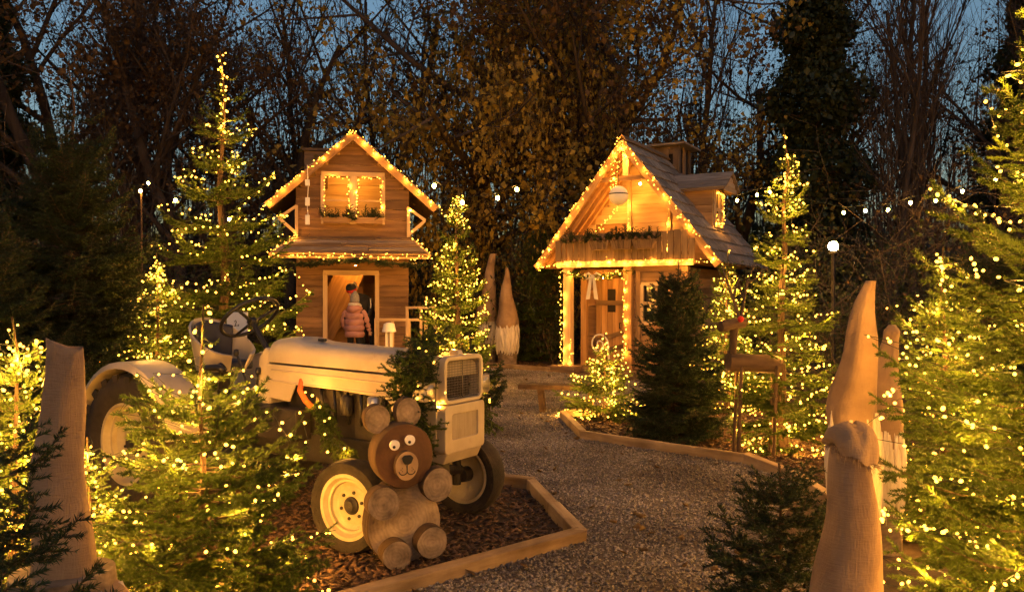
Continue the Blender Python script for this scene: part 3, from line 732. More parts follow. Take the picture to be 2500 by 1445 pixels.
t = thing('ball_ornament', 'big white ball with a dark band hanging under the gable peak', 'ornament', h2w(-.04, -.12, 3.66))
bp_ = [(.20 * math.sin(PI * i / 14 + .002), -.20 * math.cos(PI * i / 14)) for i in range(15)]
smooth(obj('ball', MB().lathe(bp_, 24), M_white, t)); obj('band', MB().lathe([(.196,-.012),(.204,-.010),(.204,.010),(.196,.012)], 24, cap=False), M_blackp, t, (0,0,.03))
obj('cord', MB().tube([(0,0,.19),(0,.03,.9)], .005, 4), M_wire, t)
g = thing('fir_garland', 'fir garland with a cream bow over the porch door', 'garland', h2w(-1.2, -.05, 2.1), -TH2)
for i in range(12):
    f = i / 11; twig_fan(g, (1.25 * f, 0, .02 - .22 * math.sin(PI * f) * .6), 3, .26, 'fine', upb=.1)
bow = obj('bow', MB().box((-.05,-.04,-.04), (.05,.02,.04)), M_ribbon, g, (.62, -.16, -.10))
for sx in (-1, 1):
    obj('loop', smooth_me(MB().tube([(0,0,0),(sx*.09,-.02,.07),(sx*.16,-.02,.03),(sx*.13,-.02,-.04),(0,0,0)], [.012,.03,.035,.03,.012], 6).mesh('loop')), M_ribbon, bow)
    obj('tail', MB().add([(0,-.03,0),(sx*.06,-.03,0),(sx*.14,-.04,-.48),(sx*.05,-.04,-.46),(0,-.022,0),(sx*.06,-.022,0),(sx*.14,-.032,-.48),(sx*.05,-.032,-.46)],
        [(0,3,2,1),(4,5,6,7),(0,1,5,4),(1,2,6,5),(2,3,7,6),(3,0,4,7)]), M_ribbon, bow)
string('fairy lights threaded through the porch door garland', [h2w(-1.2 + 1.25*i/14, -.12, 2.12 - .13*math.sin(PI*i/14) + .04*(i % 2)) for i in range(15)], .013, .05, .04, glow=GLOW_H)
for i, (xx, lab) in enumerate(((-.95, 'dark fir bundle on the balcony boards beside the left gable edge'), (-.42, 'balcony planter of fir sprigs on the side nearer the porch post'), (.08, 'middle balcony planter of fir sprigs and pine cones'), (.55, 'balcony planter of fir sprigs on the dormer side'))):
    t = thing('balcony_planter', lab, 'planter', h2w(xx, -.2, 2.55), -TH2)
    if i:
        bk = obj('basket', MB().add([(-.18,-.07,0),(.18,-.07,0),(.18,.08,0),(-.18,.08,0),(-.23,-.1,.19),(.23,-.1,.19),(.23,.09,.19),(-.23,.09,.19)], [(0,3,2,1),(4,5,6,7),(0,1,5,4),(1,2,6,5),(2,3,7,6),(3,0,4,7)]), M_plank_d, t)
        for k in range(9): plank(bk, (-.17 + .043*k, -.082, .005), (-.215 + .054*k, -.112, .185), .03, .012, M_plank_d, Vector((1,0,0)), 'slat')
    for k in range(4):
        twig_fan(t, (-.18 + .12*k, 0, .2), 5, .27, 'dark', upb=1.1)
    for k in range(3):
        obj('pine_cone', MB().lathe([(.008,0),(.035,.015),(.04,.04),(.025,.07),(.005,.085)], 9), M_cone, t, (-.14 + .14*k, -.12, .17))
ball_lamp('warm globe lamp hanging in the loft behind the balcony', h2w(.1, .75, 4.0), .028)
ball_lamp('warm globe lamp hanging in the porch of the balcony house', h2w(-.6, .38, 1.98), .018)

# ---- left house: plank wall, gable window, pent roof over the open doorway
R1 = R(11)
H1 = Vector((-3.38, 17.0, 0))
h1 = thing('plank_house', 'brown plank playhouse with lit gable window above a small pent roof', 'house', H1, R1)
def h1w(x, y, z): return H1 + Vector((x * math.cos(R1) - y * math.sin(R1), x * math.sin(R1) + y * math.cos(R1), z))
Z1A, Z1E, HW1, D1 = 5.02, 3.50, 1.73, 2.8
P1 = (Z1A - Z1E) / HW1
e1 = lambda z: min(1.18, max(.04, (Z1A - .08 - z) / P1))
board_wall(h1, .0, lambda z: -e1(z), lambda z: e1(z), 2.75, 4.85, .24, M_plank_b, holes=((-.62, .62, 3.18, 4.15),))
board_wall(h1, .0, lambda z: -1.17, lambda z: 1.17, .25, 2.75, .22, M_plank_b, holes=((-.54, .46, .25, 2.04),))
for sx in (-1, 1):
    for k in range(17): plank(h1, (sx * 1.16, .02, .36 + .215*k), (sx * 1.16, D1, .36 + .215*k), .21, .03, M_plank_b, name='board')
    mb = MB().add([(0,-.25,Z1A-.01),(sx*HW1,-.25,Z1E-.01),(sx*HW1,D1+.2,Z1E-.01),(0,D1+.2,Z1A-.01),(0,-.25,Z1A-.06),(sx*HW1,-.25,Z1E-.06),(sx*HW1,D1+.2,Z1E-.06),(0,D1+.2,Z1A-.06)],
        [(0,1,2,3),(7,6,5,4),(0,4,5,1),(1,5,6,2),(2,6,7,3),(3,7,4,0)] if sx > 0 else [(3,2,1,0),(4,5,6,7),(1,5,4,0),(2,6,5,1),(3,7,6,2),(0,4,7,3)])
    rf = obj('roof', mb, M_plank_d, h1)
    shingle_slope(rf, (0, -.28, Z1A), (0, 1, 0), Vector((sx*HW1, 0, Z1E-Z1A)), D1 + .5, math.hypot(HW1, Z1A-Z1E) + .04, 8, 6, M_shing)
    plank(h1, (0, -.28, Z1A - .06), (sx * HW1, -.28, Z1E - .06), .15, .03, M_plank, name='barge_board')
    # open triangular brackets under the eaves
    for a, b in (((1.16,-.1,3.48),(1.52,-.1,3.22)), ((1.52,-.1,3.22),(1.16,-.1,2.90)), ((1.16,-.1,2.86),(1.16,-.1,3.5))):
        plank(h1, (sx*a[0], a[1], a[2]), (sx*b[0], b[1], b[2]), .06, .05, M_plank_l, Vector((0,0,1)) if a[0] != b[0] else Vector((1,0,0)), 'bracket')
board_wall(h1, D1, lambda z: -e1(z), lambda z: e1(z), .25, 4.85, .24, M_plank_l)
obj('upper_floor', MB().box((-1.14, .03, 2.60), (1.14, D1 - .02, 2.68)), M_plank, h1)
obj('base_floor', MB().box((-1.3, -.9, 0), (1.5, D1, .25)), M_plank_d, h1)
board_wall(h1, 1.3, lambda z: -1.14, lambda z: 1.14, 2.7, 4.3, .24, M_plank_l)          # partition seen through the gable window
plank(h1, (-.9, .6, .3), (.1, .9, 2.5), .6, .03, M_plank, Vector((1,0,0)), 'leaning_board')
board_wall(h1, 1.25, lambda z: -1.14, lambda z: .22, .25, 2.58, .25, M_plank)
for a, b, w in (((-.66,-.04,3.16),(.66,-.04,3.16),.08), ((-.66,-.04,4.18),(.66,-.04,4.18),.09)): plank(h1, a, b, w, .06, M_plank_l, name='window_frame')
for xx, w in ((-.63,.08),(.63,.08),(.0,.15)): plank(h1, (xx,-.045,3.2),(xx,-.045,4.14), w, .06, M_plank_l, Vector((1,0,0)), 'window_frame')
for sx in (-1, 1):
    wn = obj('window', MB().box((sx*.34-.27, -.02, 3.19), (sx*.34+.27, -.015, 3.2)), M_plank_l, h1)
    plank(wn, (sx*.34-.25, -.03, 3.62), (sx*.34+.25, -.03, 3.62), .03, .03, M_plank_l, name='glazing_bar')
for a, b in (((-.58,-.03,.25),(-.58,-.03,2.1)), ((.50,-.03,.25),(.50,-.03,2.1))): plank(h1, a, b, .09, .07, M_plank_l, Vector((1,0,0)), 'door_post')
plank(h1, (-.62,-.035,2.09), (.54,-.035,2.09), .10, .07, M_plank_l, name='lintel')
# pent roof of long rough boards
pr = obj('pent_roof', MB().add([(-1.2,-.02,2.82),(1.2,-.02,2.82),(1.55,-.80,2.40),(-1.62,-.80,2.40),(-1.2,-.02,2.78),(1.2,-.02,2.78),(1.55,-.80,2.36),(-1.62,-.80,2.36)],
     [(3,2,1,0),(4,5,6,7),(0,1,5,4),(1,2,6,5),(2,3,7,6),(3,0,4,7)]), M_plank_d, h1)
for k in range(5):
    f = (k + .5) / 5; xm = random.uniform(-.3, .5); xl, xr = -1.2 - .42*f, 1.2 + .35*f
    for a, b in ((xl, xm - .01), (xm + .01, xr)):
        plank(pr, (a, -.02 - .78*f, 2.85 - .42*f + .012), (b, -.02 - .78*f, 2.85 - .42*f + .012), .20, .03, M_shing if k % 2 else M_plank_d, Vector((0,-.78,-.30)), 'roof_board', .012)
for sx, x1 in ((-1, 1.62), (1, 1.55)): plank(pr, (sx*1.2, -.03, 2.84), (sx*x1, -.80, 2.42), .07, .05, M_plank_l, name='hip_board')
c1 = obj('chimney', MB().box((-1.05, 1.2, 4.0), (-.60, 1.7, 4.86)), M_plank_d, h1)
for k in range(5): plank(c1, (-1.08, 1.18, 4.1+.17*k), (-.57, 1.18, 4.1+.17*k), .16, .025, M_plank_d, name='board')
obj('chimney_cap', MB().box((-1.14, 1.1, 4.86), (-.51, 1.8, 4.92)), M_plank_d, c1)
# its lights, garland, boxes
string('fairy lights along both gable edges of the plank house', [h1w(-1.95, -.5, 3.15), h1w(-HW1, -.33, Z1E - .02)] + [h1w(-HW1 + HW1*i/10, -.32, Z1E + .02 + (Z1A-Z1E)*i/10) for i in range(1, 10)] + [h1w(0, -.33, Z1A + .05)] + [h1w(HW1*i/10, -.32, Z1A + .02 - (Z1A-Z1E)*i/10) for i in range(1, 11)] + [h1w(2.0, -.5, 3.2)], .0135, .062, .03, glow=GLOW_H)
string('fairy lights down the right corner of the plank house', [h1w(1.2, -.12, 3.5), h1w(1.17, -.10, 3.2), h1w(1.2, -.10, 2.85), h1w(1.38, -.4, 2.7), h1w(1.6, -.8, 2.45)], .013, .06, .02, glow=GLOW_H)
string('fairy lights along the left hip of the pent roof', [h1w(-1.15, -.1, 2.88), h1w(-1.4, -.45, 2.68), h1w(-1.65, -.82, 2.45)], .013, .06, .02, glow=GLOW_H)
for sx, s_ in ((-1, 'left'), (1, 'right')):
    c = sx * .34
    string('fairy lights framing the %s casement of the gable window' % s_, [h1w(c-.25, -.08, 3.25), h1w(c-.25, -.08, 4.1), h1w(c+.24, -.08, 4.1), h1w(c+.24, -.08, 3.25)], .0125, .075, .012, glow=GLOW_H)
    t = thing('window_box', 'fir filled window box under the %s casement' % s_, 'window box', h1w(c, -.2, 3.12), R1)
    obj('trough', bevelled(MB().box((-.27,-.08,0), (.27,.10,.13)).mesh('trough'), .008), M_plank, t)
    for k in range(5): twig_fan(t, (-.24 + .12*k, 0, .12), 4, .26, 'dark', upb=1.2)
g = thing('fir_garland', 'long fir garland hanging along the pent roof edge', 'garland', h1w(-1.6, -.84, 2.38), R1)
for i in range(30):
    f = i / 29; twig_fan(g, (3.15*f, -.02, -.05 - .05*math.sin(9*f)), 3, .30, 'dark', upb=-.2)
string('fairy lights threaded through the pent roof garland', [h1w(-1.62 + 3.2*i/24, -.92, 2.40 + .05*math.sin(i*2.3)) for i in range(25)], .0125, .05, .03, glow=GLOW_H)
t = thing('cable_connectors', 'white cable connectors hanging in a row below the left gable edge', 'cable', h1w(-.93, -.34, 4.25), R1)
obj('cable', MB().tube([(0,0,.05),(.02,0,-.4),(0,0,-.8),(.03,0,-1.15)], .008, 5), M_white, t)
for zz, hh in ((-.25, .13), (-.62, .17), (-.98, .20)): obj('connector', bevelled(MB().box((-.04,-.03,zz-hh), (.05,.03,zz)).mesh('connector'), .012), M_white, t)
ball_lamp('warm globe lamp in the gable room of the plank house', h1w(.0, .7, 4.2), .038)
ball_lamp('warm globe lamp in the doorway room of the plank house', h1w(.05, .45, 2.3), .045)

# railings and lantern beside the plank house
def railing(label, a, b, h, n):
    t = thing('railing', label, 'railing', (a[0], a[1], 0)); d = Vector((b[0]-a[0], b[1]-a[1], 0))
    plank(t, (0,0,h), d + Vector((0,0,h)), .05, .05, M_plank_l, name='rail', ext=.03); plank(t, (0,0,.35), d + Vector((0,0,.35)), .04, .04, M_plank_l, name='rail')
    for k in range(n): plank(t, d*(k/(n-1)) + Vector((0,0,0)), d*(k/(n-1)) + Vector((0,0,h)), .055, .045, M_plank_l, Vector((1,0,0)), 'post')
railing('low wooden railing in front of the plank house doorway', P(918,0,15.6)[:2], P(1040,0,15.4)[:2], 1.14, 4)
railing('taller wooden railing at the right corner of the plank house', P(994,0,16.6)[:2], P(1062,0,16.4)[:2], 1.36, 3)
t = thing('lantern', 'small white lantern with a flared shade by the low railing', 'lantern', P(950, 722, 15.0).xy.to_3d())
smooth(obj('shade', MB().lathe([(.06,1.09),(.10,1.08),(.135,.93),(.128,.93),(.09,1.06),(.05,1.07)], 20, cap=False), M_white, t), 30)
for k in range(4): obj('leg', MB().box((-.012,-.012,0),(.012,.012,1.0)), M_white, t, (.06*math.cos(k*PI/2+.6), .06*math.sin(k*PI/2+.6), 0))
obj('base', MB().lathe([(.11,0),(.11,.03),(.07,.05)], 16), M_white, t); obj('cap', MB().lathe([(.075,1.07),(.06,1.10),(.0,1.105)], 16), M_white, t)

# ------------------------------------------------------------------ tractor (local x = forward, y = left, origin under the front axle)
TA = R(-33)
TL = Vector((-.72, 5.47, 0))
tr = thing('tractor', 'cream vintage tractor with a garland round its nose in the bark bed', 'tractor', TL, TA)
def tw(x, y, z): return TL + Vector((x * math.cos(TA) - y * math.sin(TA), x * math.sin(TA) + y * math.cos(TA), z))
HR, HF = -1.17, .44            # hood rear and front
# bonnet top: lofted shell
mb = MB(); sec = []
xs = [HR, HR+.03, HR+.10, HR+.22, HR+.34, HR+.42, HR+.55, -.3, .1, .34, .42, HF+.01]
for x in xs:
    f = (x - HR) / (HF - HR); top = 1.275 - .055 * f
    top += .03 * math.exp(-((x - (HR + .17)) / .12) ** 2)          # tank hump at the rear
    hw = .255 - .015 * f
    if x == HR: top -= .055; hw -= .012
    if x > .40: top -= .02
    if x > HF: top -= .03
    zl = 1.115 - .035 * f
    ring = []
    for j in range(17):
        a = PI * j / 16; cx, cz = math.cos(a), math.sin(a)
        ex = 2 / 3.6
        ring.append((x, math.copysign(abs(cx) ** ex, cx) * hw, zl + abs(cz) ** ex * (top - zl)))
    sec.append(ring)
V = [v for r_ in sec for v in r_]; F = []
for i in range(len(sec) - 1):
    for j in range(16): F.append((i*17+j, i*17+j+1, (i+1)*17+j+1, (i+1)*17+j))
F.append(tuple(range(17))); F.append(tuple(reversed(range((len(sec)-1)*17, len(sec)*17))))
hood = smooth(obj('hood', MB().add(V, F), M_cream, tr), 50)
obj('latch', bevelled(MB().box((-.03,-.02,0),(.03,.02,.02)).mesh('latch'), .005), M_blackp, hood, (HR+.40, -.05, 1.268))
side = [(HR+.005,1.10),(HR+.01,.855),(HR+.25,.835),(HR+.32,.965),(HR+.4,.97),(.0,.925),(.05,.89),(.075,.80),(.08,.70),(.43,.66),(HF,1.07)]
for sy in (-1, 1):
    y0, y1 = (sy*.262, sy*.246) if sy < 0 else (sy*.246, sy*.262)
    sp = obj('side_panel', bevelled(MB().prism(side, min(y0,y1), max(y0,y1)).mesh('side_panel'), .005), M_cream, tr)
    for za, zb, xa in ((1.065, 1.02, HR+.06), (.985, .945, HR+.06)):
        obj('pressed_rib', bevelled(MB().add([(xa,sy*.2625,za),(HF-.06,sy*.2625,zb),(HF-.06,sy*.2625,zb-.016),(xa,sy*.2625,za-.016),(xa,sy*.268,za-.004),(HF-.06,sy*.268,zb-.004),(HF-.06,sy*.268,zb-.012),(xa,sy*.268,za-.012)],
            [(0,1,2,3),(7,6,5,4),(0,4,5,1),(1,5,6,2),(2,6,7,3),(3,7,4,0)]).mesh('rib'), .002), M_cream, sp)
# nose: frame round the wire grille and a louvred lower panel
def rrect(w, z0, z1, r, n=5):
    pts = []
    for cx, cz, a0 in ((w-r, z1-r, 0), (-w+r, z1-r, PI/2), (-w+r, z0+r, PI), (w-r, z0+r, 1.5*PI)):
        for k in range(n): a = a0 + PI/2 * k/(n-1); pts.append((cx + r*math.cos(a), cz + r*math.sin(a)))
    return pts
def frame(x0, x1, outer, inner):
    n = len(outer); V = [(x1,y,z) for y,z in outer] + [(x1,y,z) for y,z in inner] + [(x0,y,z) for y,z in inner] + [(x0,y,z) for y,z in outer]
    F = []
    for i in range(n):
        j = (i+1) % n
        F += [(i,j,n+j,n+i), (n+i,n+j,2*n+j,2*n+i), (3*n+i,3*n+j,j,i)]
    return MB().add(V, F)
smooth(obj('nose_frame', bevelled(frame(HF-.04, HF+.05, rrect(.245,.91,1.215,.06), rrect(.215,.935,1.187,.035)).mesh('nose_frame'), .006, angle=60), M_cream, tr), 35)
obj('radiator', MB().box((HF-.10,-.21,.66),(HF-.05,.21,1.19)), M_dark, tr)
gm = MB()
for k in range(23): y = -.207 + .414*k/22; gm.tube([(HF+.028,y,.935),(HF+.028,y,1.187)], .0017, 4, 0, False)
for k in range(15): z = .942 + .238*k/14; gm.tube([(HF+.031,-.215,z),(HF+.031,.215,z)], .0017, 4, 0, False)
for y in (-.211, .211, .0): gm.tube([(HF+.033,y,.936),(HF+.033,y,1.185)], .004, 5, 0, False)
for z in (.938, 1.183): gm.tube([(HF+.033,-.211,z),(HF+.033,.211,z)], .004, 5, 0, False)
obj('grille', gm, M_grille, tr)
lp = obj('lower_nose', bevelled(frame(HF-.06, HF+.058, rrect(.25,.60,.905,.03), rrect(.165,.685,.845,.012)).mesh('lower_nose'), .005, angle=60), M_cream, tr)
obj('backing', MB().box((HF+.0,-.18,.67),(HF+.01,.18,.86)), M_dark, lp)
for k in range(22):
    y = -.155 + .31*k/21; obj('slat', MB().box((HF+.028,y-.0045,.685),(HF+.046,y+.0045,.845)), M_cream, lp)
obj('bumper', bevelled(MB().prism([(HF-.25,.56),(HF+.02,.53),(HF+.055,.60),(HF-.25,.60)], -.22, .22).mesh('bumper'), .01), M_cream, tr)
obj('badge', bevelled(MB().prism([(HF-.06,1.215),(HF+.03,1.20),(HF+.01,1.245),(HF-.05,1.25)], -.03,.03).mesh('badge'), .006), M_cream, tr)
for o_ in tr.children:
    if o_.name.split('.')[0] in ('hood', 'side_panel', 'nose_frame', 'radiator', 'grille', 'lower_nose', 'bumper', 'badge'): o_.scale = (1, .86, 1)
for sy in (-1, 1):      # square headlights on brackets
    hl = obj('headlight', bevelled(MB().box((-.05,-.055,-.06),(.06,.055,.06)).mesh('headlight'), .018, 3), M_cream, tr, (HF-.05, sy*.30, 1.0))
    smooth(hl); obj('lens', MB().lathe([(.046,.058),(.046,.066),(.03,.072),(.0,.074)], 16, 'x'), M_chrome, hl)
    obj('bracket', MB().box((-.02,-sy*.08-.012,-.012),(.02,-sy*.08+.03,.012)), M_iron, hl)
# chassis, engine, gearbox
eng = bevelled(MB().box((-1.0,-.17,.55),(.25,.17,1.02)).box((-.95,-.2,.42),(-.1,.2,.62)).box((-2.35,-.16,.42),(-1.0,.16,.78)).box((-.1,-.07,.42),(.32,.07,.60)).mesh('engine'), .015)
en = obj('engine', eng, M_iron, tr)
obj('oil_filter', smooth_me(MB().lathe([(.0,0),(.055,.005),(.06,.02),(.06,.16),(.05,.17),(.0,.175)], 16).mesh('oil_filter')), M_chrome, en, (-.08, -.22, .76))
obj('fuel_filter', smooth_me(MB().lathe([(.0,0),(.04,.005),(.045,.02),(.045,.12),(.03,.14),(.0,.14)], 14).mesh('fuel_filter')), M_iron, en, (-.35, -.22, .78))
obj('pipe', MB().tube([(-.80,-.21,1.0),(-.78,-.25,.93),(-.72,-.25,.86),(-.70,-.2,.80)], .022, 7), M_orange, en)
for k in range(4): obj('hose', smooth_me(MB().tube([(-.6+.12*k,-.19,.72),(-.55+.12*k,-.25,.82),(-.62+.13*k,-.2,.95)], .012, 5).mesh('hose')), M_blackp, en)
obj('footplate', bevelled(MB().box((-1.75,-.52,.44),(-1.15,.52,.47)).mesh('footplate'), .006), M_iron, tr)
obj('toolbox', bevelled(MB().box((-1.12,-.34,.58),(-.72,-.2,.80)).mesh('toolbox'), .01), M_iron, tr)
obj('front_axle', MB().tube([(0,-.46,.32),(0,-.1,.40),(0,.1,.40),(.06,.54,.32)], [.035,.05,.05,.035], 8), M_iron, tr)
for sy in (-1, 1): obj('kingpin', MB().tube([(.05*(sy>0),sy*(.43+.07*(sy>0)),.22),(.05*(sy>0),sy*(.43+.07*(sy>0)),.46)], .032, 8), M_iron, tr)
obj('tie_rod', MB().tube([(-.13,-.44,.30),(-.13,.44,.30)], .012, 6), M_iron, tr)
obj('rear_axle', MB().tube([(-2.02,-.6,.50),(-2.02,.6,.50)], .09, 10), M_iron, tr)

def wheel(name, y, x, R_, wd, rim, sy, lugs, steer=0, lug_h=.025, hubr=.07):
    w = bpy.data.objects.new(name, None); COL.objects.link(w); w.parent = tr; w.location = (x, y, R_ - .012); w.rotation_euler = (0, 0, steer)
    h = wd/2; s = R_ - rim
    prof = [(rim-.005,-h*.72),(rim+.02,-h*.86),(rim+s*.45,-h*1.0),(rim+s*.8,-h*.95),(R_-.014,-h*.72),(R_-.004,-h*.3),(R_-.004,h*.3),(R_-.014,h*.72),(rim+s*.8,h*.95),(rim+s*.45,h),(rim+.02,h*.86),(rim-.005,h*.72)]
    ty = smooth(obj('tyre', MB().lathe(prof, 48, 'y', cap=False), M_rubber, w), 60)
    lm = MB()
    for k in range(lugs):
        for sg in (-1, 1):
            a = 2*PI*(k + (.5 if sg > 0 else 0))/lugs
            V = []
            for yy, da in ((sg*h*.06, 0), (sg*h*.98, -.55*2*PI/lugs)):
                for dd in (-.5, .5):
                    for rr in (R_ - .03 - (.03 if abs(yy) > h*.5 else 0), R_ + lug_h - .02 - (.022 if abs(yy) > h*.5 else 0)):
                        aa = a + da + dd*.42*2*PI/lugs; V.append((rr*math.cos(aa), yy, rr*math.sin(aa)))
            lm.add(V, [(0,1,3,2),(4,6,7,5),(0,4,5,1),(2,3,7,6),(1,5,7,3),(0,2,6,4)])
    obj('tread_lugs', lm, M_rubber, w)['kind'] = 'stuff'
    o = sy      # outer face direction
    rp = [(rim+.012, o*h*.74),(rim+.012, o*h*.80),(rim-.012, o*h*.78),(rim-.03, o*h*.45),(rim-.045, o*h*.42),(rim-.05, o*h*.18),(rim*.62, o*h*.02),(rim*.55, o*h*.10),(hubr*1.2, o*h*.12),(.001, o*h*.12)]
    rm = obj('rim', MB().lathe(rp, 40, 'y', cap=False), M_rust, w); smooth(rm, 35)
    rp2 = [(rim+.012, -o*h*.74),(rim+.012, -o*h*.80),(rim-.012, -o*h*.78),(rim-.03, -o*h*.45),(rim-.05, -o*h*.2),(rim*.62, o*h*.0),(.001, o*h*.0)]
    smooth(obj('inner_rim', MB().lathe(rp2, 40, 'y', cap=False), M_rust, w), 35)
    hb = smooth(obj('hub', MB().lathe([(.001,o*h*.5),(hubr*.6,o*h*.48),(hubr*.8,o*h*.3),(hubr,o*h*.25),(hubr*1.05,o*h*.10),(hubr*.9,-o*h*.9),(.001,-o*h*.95)], 20, 'y', cap=False), M_iron, w), 35)
    for k in range(6):
        a = 2*PI*k/6 + .3; obj('bolt', MB().lathe([(.011,o*h*.10),(.011,o*h*.22),(.001,o*h*.22)], 6, 'y'), M_iron, w, (hubr*1.55*math.cos(a), 0, hubr*1.55*math.sin(a)))
    return w
wheel('front_wheel', -.52, 0, .295, .17, .20, -1, 18, R(4), .016, .055)
wheel('front_wheel', .60, .07, .295, .17, .20, 1, 18, R(4), .016, .055)
wheel('rear_wheel', -.70, -2.02, .52, .30, .295, -1, 20, 0, .035, .09)
wheel('rear_wheel', .70, -2.02, .52, .30, .295, 1, 20, 0, .035, .09)
for sy in (-1, 1):       # mudguards
    A = []; n = 14
    for i in range(n+1):
        a = R(8 + 150*i/n); rr = .605
        for yy, dr in ((sy*.53,-.012),(sy*.56,.0),(sy*.84,.0),(sy*.865,-.045)):
            A.append((-2.02 + (rr+dr)*math.cos(a)*1.03, yy, .51 + (rr+dr)*math.sin(a)))
    F = []
    for i in range(n):
        for j in range(3): F.append((i*4+j, (i+1)*4+j, (i+1)*4+j+1, i*4+j+1))
    me = MB().add(A, F).mesh('mudguard')
    bm = bmesh.new(); bm.from_mesh(me); bmesh.ops.solidify(bm, geom=bm.faces[:], thickness=.008); bmesh.ops.recalc_face_normals(bm, faces=bm.faces); bm.to_mesh(me); bm.free()
    mg = smooth(obj('mudguard', me, M_cream, tr), 40)
    Vp = [(-2.02,sy*.535,.9)] ; ring = [(-2.02 + .60*1.03*math.cos(R(8+150*i/n)), sy*.537, .51 + .60*math.sin(R(8+150*i/n))) for i in range(n+1)]
    obj('inner_skirt', MB().add([(-1.45,sy*.537,.60),(-2.55,sy*.537,.75)] + ring, [(0,) + tuple(range(2, n+3)) + (1,)]), M_cream, mg)
# seat: tub shell with dark pad
sh = MB(); n = 20; secs = []
for lv in range(6):
    t_ = lv/5; ring = []
    for j in range(n+1):
        a = PI*(.12 + .0) + (2*PI - 2*PI*.12)*j/n          # open towards the front
        back = .5 - .5*math.cos(a)                          # 0 front .. 1 back
        zt = .70 + (.30*back**1.3 + .10)*t_
        rr = .19 + .055*t_
        ring.append((-1.95 + rr*math.cos(a)*1.05, rr*math.sin(a), zt + .02*t_))
    secs.append(ring)
V = [v for r_ in secs for v in r_]; F = [(i*(n+1)+j, i*(n+1)+j+1, (i+1)*(n+1)+j+1, (i+1)*(n+1)+j) for i in range(5) for j in range(n)]
F.append(tuple(reversed(range(n+1))))
me = MB().add([(-1.97+(x+1.95)*1.04, y*1.04, z+.30) for x, y, z in V], F).mesh('seat_shell')
bm = bmesh.new(); bm.from_mesh(me); bmesh.ops.solidify(bm, geom=bm.faces[:], thickness=.018); bmesh.ops.recalc_face_normals(bm, faces=bm.faces); bm.to_mesh(me); bm.free()
ss = smooth(obj('seat', me, M_cream, tr), 50)
bpad = MB(); V = []
for i in range(9):
    a = PI + R(-62 + 124*i/8)
    for zz, rr in ((.98,.175),(.99,.150),(1.30,.178),(1.315,.205)):
        V.append((-1.95 + rr*math.cos(a)*1.05, rr*math.sin(a)*1.02, zz - .05*abs(i-4)/4*(zz > 1.1)))
F = [(i*4+j, i*4+(j+1) % 4, (i+1)*4+(j+1) % 4, (i+1)*4+j) for i in range(8) for j in range(4)] + [(3,2,1,0),(32,33,34,35)]
V = [(-1.97+(x+1.95)*1.04, y*1.04, z+.09) for x, y, z in V]
smooth(obj('back_pad', bevelled(MB().add(V, F).mesh('back_pad'), .012, 3), M_seat, ss), 60)
smooth(obj('seat_pad', bevelled(MB().box((-2.12,-.165,1.0),(-1.78,.165,1.08)).mesh('seat_pad'), .03, 3), M_seat, ss), 60)
obj('seat_post', MB().tube([(-1.95,0,.74),(-1.95,0,1.02)], .05, 8), M_iron, tr)
# steering wheel and column
sw = bpy.data.objects.new('steering_wheel', None); COL.objects.link(sw); sw.parent = tr; sw.location = (-1.63, 0, 1.43); sw.rotation_euler = (0, R(-40), 0)
smooth(obj('wheel_rim', MB().tube([(.235*math.cos(2*PI*i/36), .235*math.sin(2*PI*i/36), 0) for i in range(37)], .0155, 8, cap=False), M_blackp, sw), 60)
for k in range(3):
    a = R(60 + 120*k); obj('spoke', smooth_me(MB().tube([(.02*math.cos(a),.02*math.sin(a),-.05),(.10*math.cos(a),.10*math.sin(a),-.03),(.23*math.cos(a),.23*math.sin(a),0)], [.018,.013,.011], 6).mesh('spoke')), M_blackp, sw)
obj('wheel_hub', smooth_me(MB().lathe([(.0,-.07),(.035,-.068),(.04,-.03),(.03,-.02),(.0,-.018)], 14).mesh('hub')), M_blackp, sw)
obj('column', MB().tube([(0,0,-.06),(.0,0,-.62)], .022, 10), M_blackp, sw)
# dash cowl, levers, pedals, far tunnel plate
obj('dash', bevelled(MB().prism([(HR-.10,.80),(HR+.02,.80),(HR+.02,1.20),(HR-.03,1.22),(HR-.10,1.14)], -.21, .21).mesh('dash'), .02), M_cream, tr)
obj('cowl_panel', bevelled(MB().prism([(HR-.55,.62),(HR-.02,.62),(HR-.02,1.02),(HR-.24,1.04),(HR-.48,.98)], .12, .14).mesh('cowl'), .006), M_cream, tr)
for x, y, tx, tz in ((-1.42,-.13,-.17,.42), (-1.30,-.20,.05,.30), (-1.36,.0,-.05,.30)):
    lv = obj('lever', MB().tube([(x,y,.74),(x+tx*.4,y-.02,.74+tz*.5),(x+tx,y-.03,.74+tz)], .009, 6), M_blackp, tr)
    obj('knob', smooth_me(MB().lathe([(.0,-.03),(.018,-.025),(.022,0),(.018,.025),(.0,.03)], 10).mesh('knob')), M_blackp, lv, (x+tx, y-.03, .74+tz))
for y in (-.26, -.34): obj('pedal', bevelled(MB().box((-1.36,y-.03,.52),(-1.28,y+.03,.55)).mesh('pedal'), .006), M_iron, tr)
obj('armrest', smooth_me(MB().tube([(-1.92,-.24,.98),(-1.80,-.27,1.04),(-1.66,-.27,1.05),(-1.60,-.26,1.03)], [.02,.028,.028,.02], 8).mesh('armrest')), M_blackp, tr)

